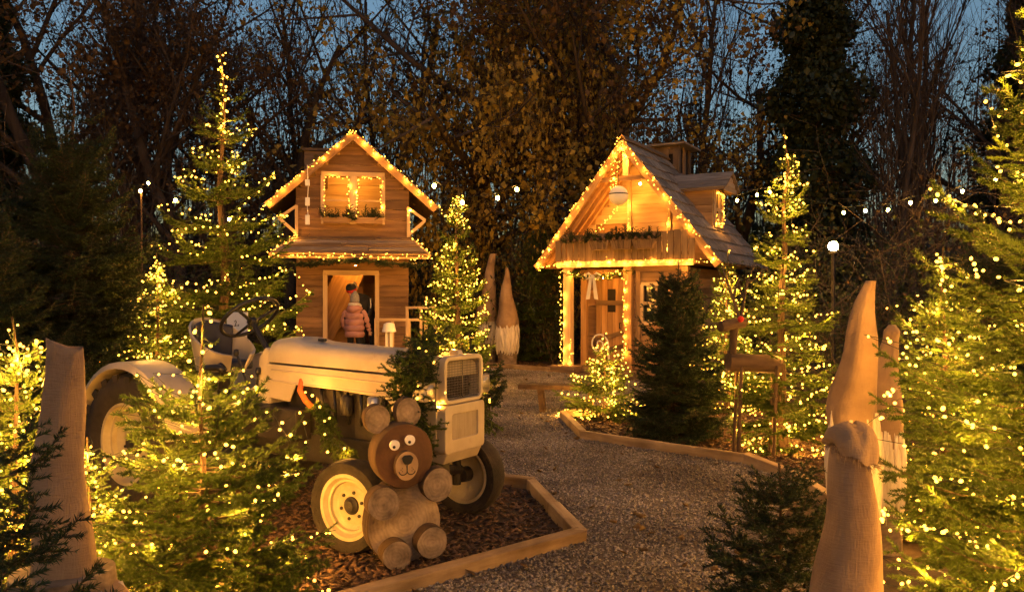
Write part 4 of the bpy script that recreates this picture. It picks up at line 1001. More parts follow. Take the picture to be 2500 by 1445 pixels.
# garland round the tractor nose with its own lights
g = thing('fir_garland', 'lit fir garland draped over the nose of the cream tractor', 'garland', tw(.2, 0, 0), TA)
gp = [(.30,-.30,.58),(.32,-.30,.70),(.33,-.30,.84),(.33,-.30,.98),(.31,-.29,1.10),(.28,-.24,1.22),(.24,-.12,1.25),(.22,.02,1.25),(.24,.16,1.24),(.26,.28,1.16),(.30,.35,1.02),(.34,.37,.90),(.35,.36,.78)]
for i in range(len(gp) - 1):
    for k in range(17):
        f = random.random(); p = Vector(gp[i]).lerp(Vector(gp[i+1]), f)
        d = (Vector(gp[i+1]) - Vector(gp[i])).normalized()
        n_ = Vector((0, -1, 0)) if p.y < -.22 else (Vector((0, 1, 0)) if p.y > .22 else Vector((0, 0, .6)))
        q = (d*random.choice((-.7, .7)) + n_*random.uniform(.1, .6) + Vector((random.uniform(-.9,.9), 0, random.uniform(-.7,.2)))).normalized()
        me, kl = pick_branch('dark' if k % 2 else 'fine', .28); s = random.uniform(.55, 1.0)
        o = obj('sprig', me, None, g, p - Vector((.2,0,0)), q.to_track_quat('X', 'Z').to_euler(), (s, s, s))
string('fairy lights twisted through the tractor nose garland', [tw(p[0]+.06, p[1]*1.12, p[2]+.02) for p in gp] + [tw(.42,.34,.9), tw(.3,.1,1.31), tw(.4,-.12,1.26), tw(.47,-.27,1.1), tw(.46,-.27,.93), tw(.2,-.36,.84)], .0095, .115, .03, glow=GLOW_H)
g = thing('fir_garland', 'lit fir garland hanging under the tractor hood beside the bear', 'garland', tw(-.6, -.28, 0), TA)
gp = [(-.62,-.29,.93),(-.5,-.31,.88),(-.42,-.33,.80),(-.36,-.34,.70),(-.28,-.36,.63),(-.16,-.37,.60)]
for i in range(len(gp) - 1):
    for k in range(6):
        f = random.random(); p = Vector(gp[i]).lerp(Vector(gp[i+1]), f); d = (Vector(gp[i+1]) - Vector(gp[i])).normalized()
        q = (d + Vector((random.uniform(-.7,.7), random.uniform(-.7,.1), random.uniform(-.8,.3)))).normalized()
        me, kl = pick_branch('fine', .28); s = random.uniform(.45, .75)
        obj('sprig', me, None, g, p - Vector((-.6,-.28,0)), q.to_track_quat('X', 'Z').to_euler(), (s, s, s))
string('fairy lights on the garland hanging under the tractor hood', [tw(p[0], p[1]-.06, p[2]) for p in gp], .0095, .07, .035, glow=GLOW_H)

# ------------------------------------------------------------------ wooden bear of log slices
BA = R(25)
bear = thing('log_slice_bear', 'brown wooden bear of log slices with white eyes beside the tractor wheel', 'bear figure', (-.665, 4.83, 0), BA); bear.scale = (.98, 1, .98)
def slab(name, cx, cz, rx, rz, y0, y1, m, parent, wob=.05, bark=True, tilt=0, seed=0, flat_top=None, n=40, lean=0):
    rs = random.Random(seed); ph = [rs.uniform(0, 6.28) for _ in range(4)]
    V = []; prof = [(1.0, y1), (1.0, y0 + .012), (.985, y0), (.0, y0)]
    ring = []
    for j in range(n):
        a = 2*PI*j/n; k = 1 + wob*(math.sin(2*a+ph[0])*.5 + math.sin(3*a+ph[1])*.35 + math.sin(5*a+ph[2])*.2)
        ring.append((rx*k*math.cos(a), rz*k*math.sin(a)))
    mb = MB(); V = [(x, y1, z) for x, z in ring] + [(x, y0+.01, z) for x, z in ring] + [(x*.975, y0, z*.975) for x, z in ring] + [(0, y0 - .002, 0), (0, y1, 0)]
    F = []; M_ = []
    for j in range(n):
        k = (j+1) % n
        F += [(j, n+j, n+k, k)]; M_.append(1)
        F += [(n+j, 2*n+j, 2*n+k, n+k)]; M_.append(1)
        F += [(2*n+j, 3*n, 2*n+k)]; M_.append(0)
        F += [(k, 3*n+1, j)]; M_.append(0)
    mb.V = V; mb.F = F; mb.M = M_
    me = mb.mesh(name); me.update()
    bm = bmesh.new(); bm.from_mesh(me); bmesh.ops.recalc_face_normals(bm, faces=bm.faces); bm.to_mesh(me); bm.free()
    return obj(name, me, [m, M_bark_w], parent, (cx, 0, cz), (lean, tilt, 0))
slab('body', .0, .255, .228, .265, -.05, .07, M_cut, bear, .05, seed=3, tilt=R(-4))
head = slab('head', -.015, .665, .185, .195, -.10, .05, M_bear, bear, .02, seed=5)
slab('ear', -.16, .885, .078, .092, -.02, .05, M_cutd, bear, .05, seed=8, tilt=R(-8)); slab('ear', .035, .915, .08, .092, -.02, .05, M_cutd, bear, .05, seed=9)
slab('paw', -.155, .40, .098, .10, -.14, -.052, M_cutd, bear, .04, seed=12); slab('paw', .185, .48, .095, .105, -.14, -.052, M_cutd, bear, .04, seed=14)
slab('foot', -.075, .085, .092, .088, -.15, -.052, M_cutd, bear, .05, seed=17); slab('foot', .145, .135, .098, .095, -.15, -.052, M_cutd, bear, .05, seed=20)
sn = slab('snout', .0, -.05, .073, .088, -.145, -.103, M_snout, head, .02, seed=22)
obj('nose', bevelled(MB().prism([(-.036,.05),(-.022,.018),(.0,.008),(.022,.018),(.036,.05),(.02,.066),(-.02,.066)], -.165, -.148).mesh('nose'), .005), M_black, head, (0, 0, -.05))
mth = MB().tube([(0,-.1495,.012),(0,-.1495,-.03)], .0028, 6)
for sx in (-1, 1): mth.tube([(0,-.1495,-.03)] + [(sx*(.025 - .025*math.cos(PI*i/8)), -.1495, -.03 - .022*math.sin(PI*i/8)) for i in range(1, 9)], .0028, 6)
obj('mouth', mth, M_black, head, (0, 0, -.05))
for sx in (-1, 1):
    for k in range(3): obj('freckle', MB().lathe([(.0028,-.1500),(.0028,-.1475)], 6, 'y'), M_black, head, (sx*(.03+.008*(k%2)), 0, -.062-.009*k))
for x, z in ((-.068, .075), (.028, .098)):
    ey = smooth(obj('eye', MB().lathe([(.029,-.100),(.031,-.122),(.028,-.126),(.0,-.127)], 24, 'y'), M_white, head, (x, 0, z)), 40)
    obj('pupil', MB().lathe([(.0095,-.1265),(.0085,-.130),(.0,-.1305)], 14, 'y'), M_black, head, (x - .006, 0, z - .010))

# ------------------------------------------------------------------ burlap gnomes
def cone_hat(prof, seed, n=40, fold=.05, bend=(0, 0), pinch=0):
    """prof = [(r, z)]; returns a wrinkled cloth mesh"""
    rs = random.Random(seed); ph = [rs.uniform(0, 6.28) for _ in range(6)]
    # resample
    P_ = []; k = 46
    zs = [p[1] for p in prof]; z0, z1 = zs[0], zs[-1]
    for i in range(k + 1):
        z = z0 + (z1 - z0)*i/k
        for a, b in zip(prof, prof[1:]):
            if min(a[1], b[1]) - 1e-9 <= z <= max(a[1], b[1]) + 1e-9:
                f = (z - a[1])/(b[1] - a[1] + 1e-9); P_.append((a[0] + (b[0]-a[0])*f, z)); break
    H = z1 - z0; V = []; F = []
    for i, (r, z) in enumerate(P_):
        f = (z - z0)/H
        ox = bend[0]*f**2 + .012*math.sin(f*9+ph[0])*H; oy = bend[1]*f**2 + .008*math.sin(f*11+ph[1])*H
        for j in range(n):
            a = 2*PI*j/n
            w = 1 + fold*(math.sin(3*a + ph[2] + 2*f) * (.7 - .3*f) + .6*math.sin(5*a + ph[3] - 4*f) + .35*math.sin(2*a + 14*f + ph[4]))
            w += .5*fold*mnoise.noise(Vector((math.cos(a)*1.5, math.sin(a)*1.5, z*7 + seed)))
            tz = pinch*max(0, f - .8)/.2*(-math.cos(a)*.9 + .5*math.sin(2*a+1) + .3*math.sin(5*a)) if pinch else 0
            V.append((r*w*math.cos(a)*(1 + (.25*max(0, f-.85)/.15 if pinch else 0)) + ox, r*w*math.sin(a)*(1 - (.55*max(0, f-.8)/.2 if pinch else 0)) + oy, z + tz))
    for i in range(len(P_) - 1):
        for j in range(n): j2 = (j+1) % n; F.append((i*n+j, i*n+j2, (i+1)*n+j2, (i+1)*n+j))
    F.append(tuple((len(P_)-1)*n + j for j in range(n)))
    return MB().add(V, F).mesh('hat')
def beard_mesh(r, z0, z1, seed, front=1.0, n=160):
    """a beard of many tapering wool locks"""
    rs = random.Random(seed); mb = MB()
    for k in range(n):
        a = -PI/2 + rs.uniform(-1.9, 1.9); top = z1 - rs.uniform(0, .30)*(z1-z0); L = (z1-z0)*rs.uniform(.55, .95)
        rr = r*rs.uniform(.86, 1.06); pts = []
        for i in range(5):
            f = i/4; q = rr*(1 + .12*math.sin(f*PI) - .10*f); aa = a + .12*math.sin(f*4 + k)
            pts.append((q*math.cos(aa), q*math.sin(aa), max(z0 + .01, top - L*f)))
        w = r*.16*rs.uniform(.7, 1.3); mb.tube(pts, [w*.5, w, w*.9, w*.6, w*.1], 5, 0, False)
    return smooth_me(mb.mesh('beard'))
def gnome(label, loc, prof, seed, bend=(0, 0), body=None, beard=None, fold=.05, rz=0, nose=False, pinch=0):
    t = thing('burlap_gnome', label, 'gnome', loc, rz)
    h = smooth(obj('hat', cone_hat(prof, seed, 44, fold, bend, pinch), M_burlap, t), 80)
    if body: smooth(obj('body', MB().lathe(body, 24, fn=lambda a, i, r: r*(1+.03*math.sin(3*a+seed))), M_cutd, t), 50)
    if beard: obj('beard', beard_mesh(beard[0], beard[1], beard[2], seed), M_beard, t)
    if nose: smooth(obj('nose', MB().lathe([(.0,-.05),(.04,-.035),(.055,0),(.04,.035),(.0,.05)], 14), M_snout, t, nose), 60)
    return t, h
# twin gnomes in the back bed
gnome('burlap gnome with a fluffy white beard in the bark bed', P(1238,722,18.6).xy.to_3d(), [(.25,.86),(.27,.95),(.19,1.4),(.10,1.9),(.03,2.26)], 2, (-.02,0), [(.22,0),(.23,.3),(.22,.95)], (.23,.22,.98), .03)
gnome('taller leaning burlap gnome half behind the lit fir', P(1190,722,19.3).xy.to_3d(), [(.27,1.0),(.27,1.1),(.18,1.6),(.12,2.1),(.08,2.62)], 5, (.14,0), [(.20,0),(.21,.4),(.20,1.1)], (.2,.35,1.1), .04)
# right hand group
t, h = gnome('front burlap gnome with a frayed folded hat tip on the right', P(2072,722,2.75).xy.to_3d(), [(.14,.36),(.118,.58),(.086,.85),(.060,1.08),(.052,1.14)], 11, (.015,0), [(.15,0),(.16,.2),(.14,.42)], (.15,.05,.42), .042)
V = []; F = []; n = 40        # top of the sack folded over into a slanting frayed cuff
for i, (rr, zz, sl) in enumerate(((.078,1.055,1.0),(.080,1.075,.9),(.077,1.10,.6),(.070,1.125,.3),(.058,1.145,.1),(.040,1.155,0),(.018,1.160,0))):
    for j in range(n):
        a = 2*PI*j/n; k = 1 + .10*math.sin(3*a + 1 + i*.4) + .06*math.sin(7*a - i) + .32*max(0, math.cos(a - 3.0))**6*(i in (1, 2, 3))
        V.append((.012 + rr*k*math.cos(a), rr*k*math.sin(a)*.92, zz - .035*sl*math.cos(a + .35) + .012*math.sin(2*a + 1)*(i > 2) + .008*math.sin(6*a)*sl))
for i in range(6):
    for j in range(n): j2 = (j+1) % n; F.append((i*n+j, i*n+j2, (i+1)*n+j2, (i+1)*n+j))
F.append(tuple(6*n+j for j in range(n)))
me = MB().add(V, F).mesh('hat_tip'); bm = bmesh.new(); bm.from_mesh(me); bmesh.ops.recalc_face_normals(bm, faces=bm.faces); bm.to_mesh(me); bm.free()
tp = smooth(obj('hat_tip', me, M_burlap, h), 80)
fr = MB()
for k in range(90):
    v = Vector(V[random.randrange(n)]); d = Vector((v.x*9 + random.uniform(-.4,.4), v.y*9 + random.uniform(-.4,.4), random.uniform(-1,.3))).normalized()*random.uniform(.012, .032)
    fr.tube([v - d*.3, v + d*.6, v + d + Vector((0,0,-.006))], [.0014,.0011,.0006], 3, 0, False)
obj('frayed_threads', fr, M_burlap, h)['kind'] = 'stuff'
gnome('tall burlap gnome with a bent hat and ragged beard behind the frayed gnome', P(2085,722,4.2).xy.to_3d(), [(.115,.86),(.122,.98),(.105,1.15),(.075,1.40),(.048,1.58),(.025,1.68)], 17, (.09,0), [(.11,0),(.115,.4),(.11,.95)], (.112,.30,1.0), .075)
gnome('small pale burlap gnome with a twisted tip under the right fir', P(2162,722,5.0).xy.to_3d(), [(.10,.66),(.10,.8),(.078,1.1),(.045,1.33),(.05,1.38),(.02,1.42)], 23, (.03,0), [(.09,0),(.10,.3),(.09,.75)], (.095,.2,.78), .05)
# left foreground gnome with wide brim
t, h = gnome('broad burlap gnome with a flat topped hat at the left edge bed', P(150,722,3.05).xy.to_3d(), [(.115,.48),(.11,.62),(.098,.80),(.085,1.05),(.068,1.28),(.055,1.41)], 31, (.01,0), [(.20,0),(.21,.3),(.18,.55)], (.19,.06,.5), .06, pinch=.022)
V = []; F = []; n = 48
for i in range(9):
    f = i/8
    for j in range(n):
        a = 2*PI*j/n; rr = .112 + .17*f*(1 + .22*math.cos(a+.7))*(1 + .08*math.sin(3*a+1) + .05*math.sin(7*a)*f)
        V.append((rr*math.cos(a), rr*math.sin(a), .515 - .05*f - .13*f*f + .04*math.sin(4*a+f*3)*f + .03*math.sin(7*a-f*4)*f + .05*f*mnoise.noise(Vector((rr*math.cos(a)*9, rr*math.sin(a)*9, 3)))))
for i in range(8):
    for j in range(n): j2 = (j+1) % n; F.append((i*n+j, (i+1)*n+j, (i+1)*n+j2, i*n+j2))
me = MB().add(V, F).mesh('brim'); bm = bmesh.new(); bm.from_mesh(me); bmesh.ops.solidify(bm, geom=bm.faces[:], thickness=.006); bm.to_mesh(me); bm.free()
smooth(obj('brim', me, M_burlap, h), 80)

# ------------------------------------------------------------------ log reindeer, bench, sign, scroll
def log(a, b, r, name, parent, m=M_cutd, n=14, sq=1.0):
    a, b = Vector(a), Vector(b); d = b - a; mb = MB(); L = d.length
    k = 5; prof = [(r*(1 + .06*math.sin(i*2.1)), L*i/k) for i in range(k+1)]
    mb.lathe(prof, n, 'z', 1, cap=False, fn=lambda an, i, q: q*(1 + .05*math.sin(3*an+i) + .03*math.sin(7*an)))
    c0 = len(mb.V); mb.F.append(tuple(reversed(range(n)))); mb.F.append(tuple(k*n+j for j in range(n))); mb.M += [0, 0]
    o = obj(name, mb, [m, M_bark_w], parent, a); o.rotation_euler = d.to_track_quat('Z', 'Y').to_euler(); smooth(o, 40); return o
rd = thing('log_reindeer', 'log reindeer with twig antlers and a red nose beside the unlit spruce', 'reindeer figure', P(1815,722,8.0).xy.to_3d()); rd.scale = (1.12, 1.12, 1.08)
log((-.14,0,.87), (.34,.06,.84), .085, 'body', rd, M_bark_w)
log((-.10,0,.90), (-.09,-.03,1.22), .035, 'neck', rd, M_bark_w)
hd = log((.0,0,1.24), (-.24,-.12,1.20), .05, 'head', rd, M_bark_w)
smooth(obj('nose', MB().lathe([(.0,-.03),(.02,-.022),(.03,0),(.02,.022),(.0,.03)], 12), M_red, rd, (-.05,-.09,1.27)), 60)
for x, y in ((-.06,-.05),(-.07,.06),(.26,-.03),(.27,.1)): log((x,y,0), (x+.03,y,.84), .016, 'leg', rd, M_bark_w)
for sx in (-1, 1):
    am = MB().tube([(-.03,0,1.25),(-.04+sx*.04,0,1.42),(-.05+sx*.09,.02,1.62),(-.04+sx*.15,.03,1.78)], [.018,.014,.010,.005], 6)
    am.tube([(-.045+sx*.05,0,1.45),(sx*.01-.04,.03,1.58),(-.03,.03,1.68)], [.011,.008,.003], 5); am.tube([(-.05+sx*.09,.02,1.6),(-.03+sx*.17,0,1.66),(-.03+sx*.2,0,1.74)], [.009,.006,.003], 5)
    obj('antler', am, M_bark, rd)
bn = thing('bench', 'low rough plank bench on the gravel beside the small lit fir', 'bench', (.48, 11.0, 0), R(-8))
plank(bn, (-.38,0,.36), (.75,0,.36), .30, .05, M_bark_w, Vector((0,1,0)), 'seat', .012)
for x in (-.05, .60): plank(bn, (x,0,0), (x-.04*(x<.2),0,.34), .24, .07, M_bark_w, Vector((0,1,0)), 'leg')
sg = thing('sign_board', 'white board with a black scribble on a post behind the steering wheel', 'sign', P(582,722,7.9).xy.to_3d(), R(-10))
obj('board', bevelled(MB().box((-.12,-.01,1.24),(.10,.01,1.44)).mesh('board'), .004), M_white, sg)
obj('lower_board', bevelled(MB().box((-.14,-.008,1.02),(-.02,.008,1.20)).mesh('lower'), .004), M_white, sg)
obj('post', MB().box((.02,.0121,0),(.07,.04,1.40)), M_white, sg)
obj('scribble', MB().tube([(-.03,-.012,1.30),(-.015,-.012,1.345),(-.02,-.012,1.36),(-.035,-.012,1.345)], .004, 5).tube([(-.045,-.012,1.30),(.0,-.012,1.31),(.015,-.012,1.325),(.005,-.012,1.30)], .003, 5), M_black, sg)
sc_ = thing('scroll_ornament', 'pale wrought iron scroll standing before the porch door', 'ornament', P(1462,722,13.2).xy.to_3d(), R(-20))
sp_ = [(.16*(1-i/40)*math.cos(i*.28) , 0, .80 + .19*(1-i/40)*math.sin(i*.28)) for i in range(34)]
obj('scroll', smooth_me(MB().tube([(.16,0,0),(.17,0,.5)] + sp_, .013, 7).mesh('scroll')), M_iron_w, sc_)

# ------------------------------------------------------------------ people in the doorway
def skin_body(name, V, E, rad, mats, parent, sub=2):
    me = bpy.data.meshes.new(name); me.from_pydata(V, E, []); o = bpy.data.objects.new(name, me); COL.objects.link(o)
    md = o.modifiers.new('skin', 'SKIN'); md.use_smooth_shade = True
    for i, r in enumerate(rad): me.skin_vertices[0].data[i].radius = r if isinstance(r, tuple) else (r, r)
    me.skin_vertices[0].data[0].use_root = True
    o.modifiers.new('sub', 'SUBSURF').levels = sub; o.modifiers['sub'].render_levels = sub
    dg = bpy.context.evaluated_depsgraph_get(); em = bpy.data.meshes.new_from_object(o.evaluated_get(dg))
    bpy.data.objects.remove(o); em.name = name
    return smooth(obj(name, em, mats, parent), 180)
def hand(parent, p, d, side, s=1.0):
    """palm with five fingers, slightly curled; d = pointing direction"""
    d = Vector(d).normalized(); x = d.cross(Vector((0, 1, 0))).normalized()*side; y = d.cross(x)
    m = MB(); p = Vector(p); m.tube([p, p + d*.03*s, p + d*.075*s], [.018*s, .03*s, .028*s], 8)
    for k in range(4):
        b = p + d*.07*s + x*(.028 - .018*k)*s; L = (.055, .065, .06, .045)[k]*s
        m.tube([b, b + d*L*.5, b + d*L*.85 + y*.018*s], [.0085*s, .008*s, .006*s], 6)
    b = p + d*.02*s + x*.026*s; m.tube([b, b + (d + x).normalized()*.035*s, b + (d*1.3 + x*.6).normalized()*.06*s], [.010*s, .009*s, .007*s], 6)
    smooth(obj('hand', m, M_skin, parent), 60)
def head_parts(parent, c, s, fwd, hair=M_black):
    """face with nose, eyes, mouth and ears; fwd = unit vector the face looks along"""
    h = bpy.data.objects.new('head', None); m = MB()
    rr = [(.0,-.115),(.045,-.11),(.07,-.075),(.082,-.02),(.085,.03),(.075,.08),(.045,.112),(.0,.12)]
    m.lathe([(r_*s, z_*s) for r_, z_ in rr], 18, fn=lambda a, i, r: r*(1 + .10*math.cos(2*a)))
    o = smooth(obj('head', m, M_skin, parent, c), 80); o.rotation_euler = Vector(fwd).to_track_quat('X', 'Z').to_euler()
    smooth(obj('nose', MB().tube([(.088*s,0,.02*s),(.108*s,0,-.015*s),(.092*s,0,-.028*s)], [.008*s,.014*s,.010*s], 8), M_skin, o), 60)
    for sy in (-1, 1):
        smooth(obj('eye', MB().lathe([(.0,-.008*s),(.011*s,0),(.0,.008*s)], 8, 'x'), M_black, o, (.084*s, sy*.03*s, .02*s)), 60)
        smooth(obj('ear', MB().lathe([(.0,-.03*s),(.012*s,-.015*s),(.014*s,.015*s),(.0,.03*s)], 8), M_skin, o, (0, sy*.08*s, 0)), 60)
    obj('mouth', MB().tube([(.086*s,-.022*s,-.055*s),(.092*s,0,-.058*s),(.086*s,.022*s,-.055*s)], .004*s, 5), M_red, o)
    return o
pc = thing('person', 'child in a pink puffer jacket and grey knit hat seen from behind', 'person', h1w(0.03, -.55, .25), R1 + R(-8))
# continuous body: pelvis root, legs, spine, arms
V = [(0,0,.62),(0,-.01,.80),(0,-.01,.98),(0,0,1.07),(0,.02,1.14), (-.085,0,.58),(-.09,.01,.32),(-.09,.0,.06),(-.095,.10,.03), (.085,0,.58),(.095,-.02,.32),(.10,-.05,.06),(.105,.05,.03),
     (-.16,0,1.02),(-.21,.04,.82),(-.18,.14,.66), (.16,0,1.02),(.235,.0,.82),(.285,.05,.64)]
E = [(0,1),(1,2),(2,3),(3,4),(0,5),(5,6),(6,7),(7,8),(0,9),(9,10),(10,11),(11,12),(2,13),(13,14),(14,15),(2,16),(16,17),(17,18)]
rad = [.11,.11,.12,.055,.05,.085,.06,.045,.045,.085,.06,.045,.045,.06,.045,.033,.06,.045,.033]
body = skin_body('body', V, E, rad, [M_blackc], pc)
# puffer jacket: stacked quilted rings + sleeves
mb = MB(); prof = []
for k in range(5):
    z0 = .50 + .125*k; w = (.195, .20, .195, .19, .155)[k]
    prof += [(w*.94, z0), (w*1.04, z0+.04), (w*1.05, z0+.085), (w*.94, z0+.124)]
prof += [(.09, 1.13)]
mb.lathe(prof, 22, fn=lambda a, i, r: r*(1 - .16*abs(math.sin(a)))*(1 + .02*math.sin(5*a + i)))
jk = smooth(obj('jacket', mb, M_pink, pc), 70)
for pts in ([(-.15,0,1.04),(-.22,.03,.92),(-.235,.05,.80),(-.215,.10,.70),(-.19,.14,.66)], [(.15,0,1.04),(.225,.0,.92),(.255,.01,.80),(.28,.04,.70),(.292,.06,.63)]):
    q = []; rr = []
    for i in range(len(pts) - 1):
        for f in (0, .35, .75): q.append(Vector(pts[i]).lerp(Vector(pts[i+1]), f)); rr.append((.068 if f else .056) - .007*i)
    q.append(Vector(pts[-1])); rr.append(.034); smooth(obj('sleeve', MB().tube(q, rr, 12), M_pink, jk), 70)
hand(pc, (.295,.065,.625), (.15,.25,-1), 1, .8); hand(pc, (-.185,.145,.65), (.1,.5,-1), -1, .8)
smooth(obj('hood', MB().tube([(-.13,.02,1.09),(-.08,-.09,1.10),(0,-.13,1.07),(.08,-.09,1.10),(.13,.02,1.09)], [.04,.065,.08,.065,.04], 10), M_pink, jk), 70)
smooth(obj('hood_trim', MB().tube([(-.12,.05,1.15),(-.09,-.05,1.17),(0,-.10,1.17),(.09,-.05,1.17),(.12,.05,1.15)], [.025,.04,.045,.04,.025], 8), M_fur, jk), 70)
hp = head_parts(pc, (0,.03,1.25), .95, (.1,1,.15))
ht = smooth(obj('knit_hat', MB().lathe([(.096,-.06),(.10,-.02),(.098,.03),(.085,.085),(.055,.13),(.028,.17),(.0,.19)], 20), M_knit, pc, (0,.03,1.28), (R(-6),0,0)), 70)
pa = thing('person', 'bending person in a black coat with a red headband inside the doorway', 'person', h1w(.30, .22, .25), R1)
V = [(0,.10,.86),(-.05,.02,1.08),(-.13,-.10,1.28),(-.22,-.16,1.36),(-.28,-.2,1.40), (-.09,.10,.80),(-.10,.06,.45),(-.10,.12,.07),(-.10,.0,.04), (.09,.10,.80),(.11,.06,.45),(.11,.12,.07),(.11,.0,.04),
     (.02,-.10,1.30),(.06,-.20,1.06),(-.02,-.30,.90), (-.24,-.02,1.24),(-.26,-.18,1.02),(-.22,-.32,.88)]
rad = [.15,.155,.16,.07,.06,.10,.075,.055,.05,.10,.075,.055,.05,.075,.06,.04,.075,.06,.04]
skin_body('body', V, E, rad, [M_blackc], pa)
smooth(obj('coat', MB().lathe([(.21,-.28),(.20,0),(.20,.2),(.19,.4),(.12,.52)], 18, fn=lambda a, i, r: r*(1 - .15*abs(math.sin(a)))), M_blackc, pa, (-.02,.06,.90), (R(24),R(-20),0)), 70)
smooth(obj('scarf', MB().tube([(.06,-.20,1.30),(.07,-.24,1.16),(.05,-.24,1.05)], [.012,.014,.008], 6), M_fur, pa), 70)
hand(pa, (-.02,-.30,.90), (-.2,-.4,-1), 1); hand(pa, (-.22,-.32,.88), (-.1,-.4,-1), -1)
hh = head_parts(pa, (-.33,-.24,1.45), 1.1, (-.35,-.8,-.5))
smooth(obj('headband', MB().lathe([(.104,.005),(.112,.02),(.112,.07),(.100,.085)], 20, cap=False), M_red, hh), 70)
smooth(obj('hat', MB().lathe([(.108,.06),(.112,.09),(.10,.13),(.07,.16),(.0,.175)], 20), M_blackc, hh), 70)
smooth(obj('hood', MB().tube([(-.10,-.06,-.04),(-.14,-.03,.05),(-.13,.03,.12),(-.10,.08,.02)], [.03,.045,.045,.03], 8), M_knit, hh), 70)

# ------------------------------------------------------------------ festoon lamps and the bright garden lamp
FB = ico(); FB.name = 'festoon_bulb'; FB.materials.append(M_lamp)
def festoon(label, pts, r=.022, wire=True, sag=.0, n=None, hang=.07):
    pts = [Vector(p) for p in pts]; t = thing('festoon_string', label, 'festoon lights', pts[0]); o0 = pts[0]
    for p in pts:
        s = obj('socket', MB().tube([(0,0,0),(0,0,-hang)], .012, 6), M_wire, t, p - o0)
        obj('bulb', FB, None, s, (0,0,-hang - r*.9), (0,0,random.random()), (r, r, r*1.2))
    w = []
    for a, b in zip(pts, pts[1:]):
        for k in range(6): f = k/6; w.append(a.lerp(b, f) - Vector((0,0,.12*(b-a).length*f*(1-f))) - o0)
    w.append(pts[-1] - o0); obj('cable', MB().tube(w, .005, 4), M_wire, t)
    return t
def pole(label, loc, h, m=M_bark_w, r=.04, name='pole'):
    t = thing(name, label, 'pole', loc)
    obj('shaft', smooth_me(MB().tube([(0,0,-.02),(.01,0,h*.5),(0,0,h)], [r, r*.9, r*.8], 8).mesh('shaft')), m, t)
    obj('hook', MB().tube([(0,0,h),(0,0,h+.04),(.05,0,h+.05)], .008, 5), M_iron, t); return t
festoon('festoon bulbs in front of the brown thicket on the right', [P(1800,476,13.5), P(1848,462,13.2), P(1880,455,13), P(2060,505,12.5), P(2113,500,12.4), P(2168,498,12.3), P(2223,480,12.2), P(2285,475,12.1), P(2350,452,12), P(2430,425,11.9), P(2540,400,11.8)], .026)
festoon('festoon bulbs between the dark spruce and the tallest lit fir', [P(120,420,13.2), P(343,452,12.6), P(362,434,14), P(428,474,12), P(560,520,11.8)], .026)
festoon('festoon bulbs beside the lit fir at the plank house', [P(1060,440,15), P(1128,480,15), P(1215,470,15.6), P(1262,450,16.4)], .042)
pole('thin wooden pole carrying the festoon left of the tallest fir', P(345,722,12.65).xy.to_3d(), 3.32, r=.016)
lp_ = thing('garden_lamp', 'glaring round garden lamp on a pole behind the tallest right fir', 'lamp', P(2034,722,11.6).xy.to_3d())
obj('post', MB().tube([(0,0,0),(0,0,2.22)], .03, 8), M_iron, lp_)
obj('globe', smooth_me(MB().lathe([(.07*math.sin(PI*i/10+.001), 2.32 - .07*math.cos(PI*i/10)) for i in range(11)], 14).mesh('globe')), M_flood, lp_)
obj('collar', MB().lathe([(.05,2.20),(.06,2.22),(.05,2.26)], 12), M_iron, lp_)
# festoons added out of view, behind and beside the camera, to light the foreground
festoon('added unseen festoon bulbs crossing high over the entrance of the path', [(-3.6,-.6,3.5), (-2.7,-.9,3.35), (-1.8,-1.1,3.25), (-.9,-1.2,3.2), (0,-1.2,3.2), (.9,-1.2,3.25), (1.8,-1.1,3.3), (2.7,-.9,3.45)], .028)
festoon('added unseen festoon bulbs high over the left side of the tractor bed', [(-4.6,1.2,3.5), (-4.4,2.0,3.4), (-4.1,2.8,3.35), (-3.9,3.4,3.4)], .030)
festoon('added unseen festoon bulbs high beside the big fir at the right edge', [(3.0,1.2,3.3), (3.0,1.9,3.2), (3.1,2.6,3.15), (3.5,3.6,3.3)], .036)
for x, y, h_, lab in ((-4.6,.4,3.5,'pole for the added festoons at the left of the path entrance'), (3.2,.4,3.4,'pole for the added festoons at the right of the path entrance')): pole(lab, (x,y,0), h_)

# ------------------------------------------------------------------ fir trees
gp_ = lambda px, d: P(px, 722, d).xy.to_3d()
fir('tall tiered lit fir with a long bare tip behind the tractor', gp_(545,10.4), 4.80, 1.72, 'fine', lit=1.0, whorl=.42, seed=21, leader=1.25, power=1.0, r=.013, spacing=.085, litfrac=(.3, 1.02), lbl='fairy lights on the tall tiered fir behind the tractor seat', spire='fairy lights spiralling up the bare tip of the tall tiered fir')
fir('small lit fir with a pointed tip beside the tallest fir', gp_(382,9.3), 2.1, .62, 'fine', lit=.8, whorl=.2, seed=22, leader=.25, r=.012, spacing=.085, lbl='fairy lights on the small pointed fir left of the tractor seat')
fir('lit fir at the right corner of the plank house', gp_(1118,13.6), 3.55, .92, 'coarse', lit=.95, whorl=.27, seed=23, leader=.45, r=.0125, spacing=.075, lbl='fairy lights on the fir at the corner of the plank house')
fir('broad lit fir in the bed beside the log reindeer', gp_(1915,8.3), 3.35, .86, 'fine', lit=.95, whorl=.24, seed=24, leader=.5, r=.0115, spacing=.08, lbl='fairy lights on the broad fir beside the log reindeer', power=.9)
fir('slim lit fir squeezed against the dormer side of the balcony house', gp_(1775,11.2), 2.25, .70, 'fine', lit=.9, whorl=.2, seed=25, leader=.3, r=.012, spacing=.075, lbl='fairy lights on the slim fir at the dormer side')
fir('bushy unlit dark spruce in front of the balcony house', gp_(1652,9.0), 1.98, .72, 'dark', whorl=.11, seed=26, leader=.22, dens=1.8, power=.62, name='spruce_tree')
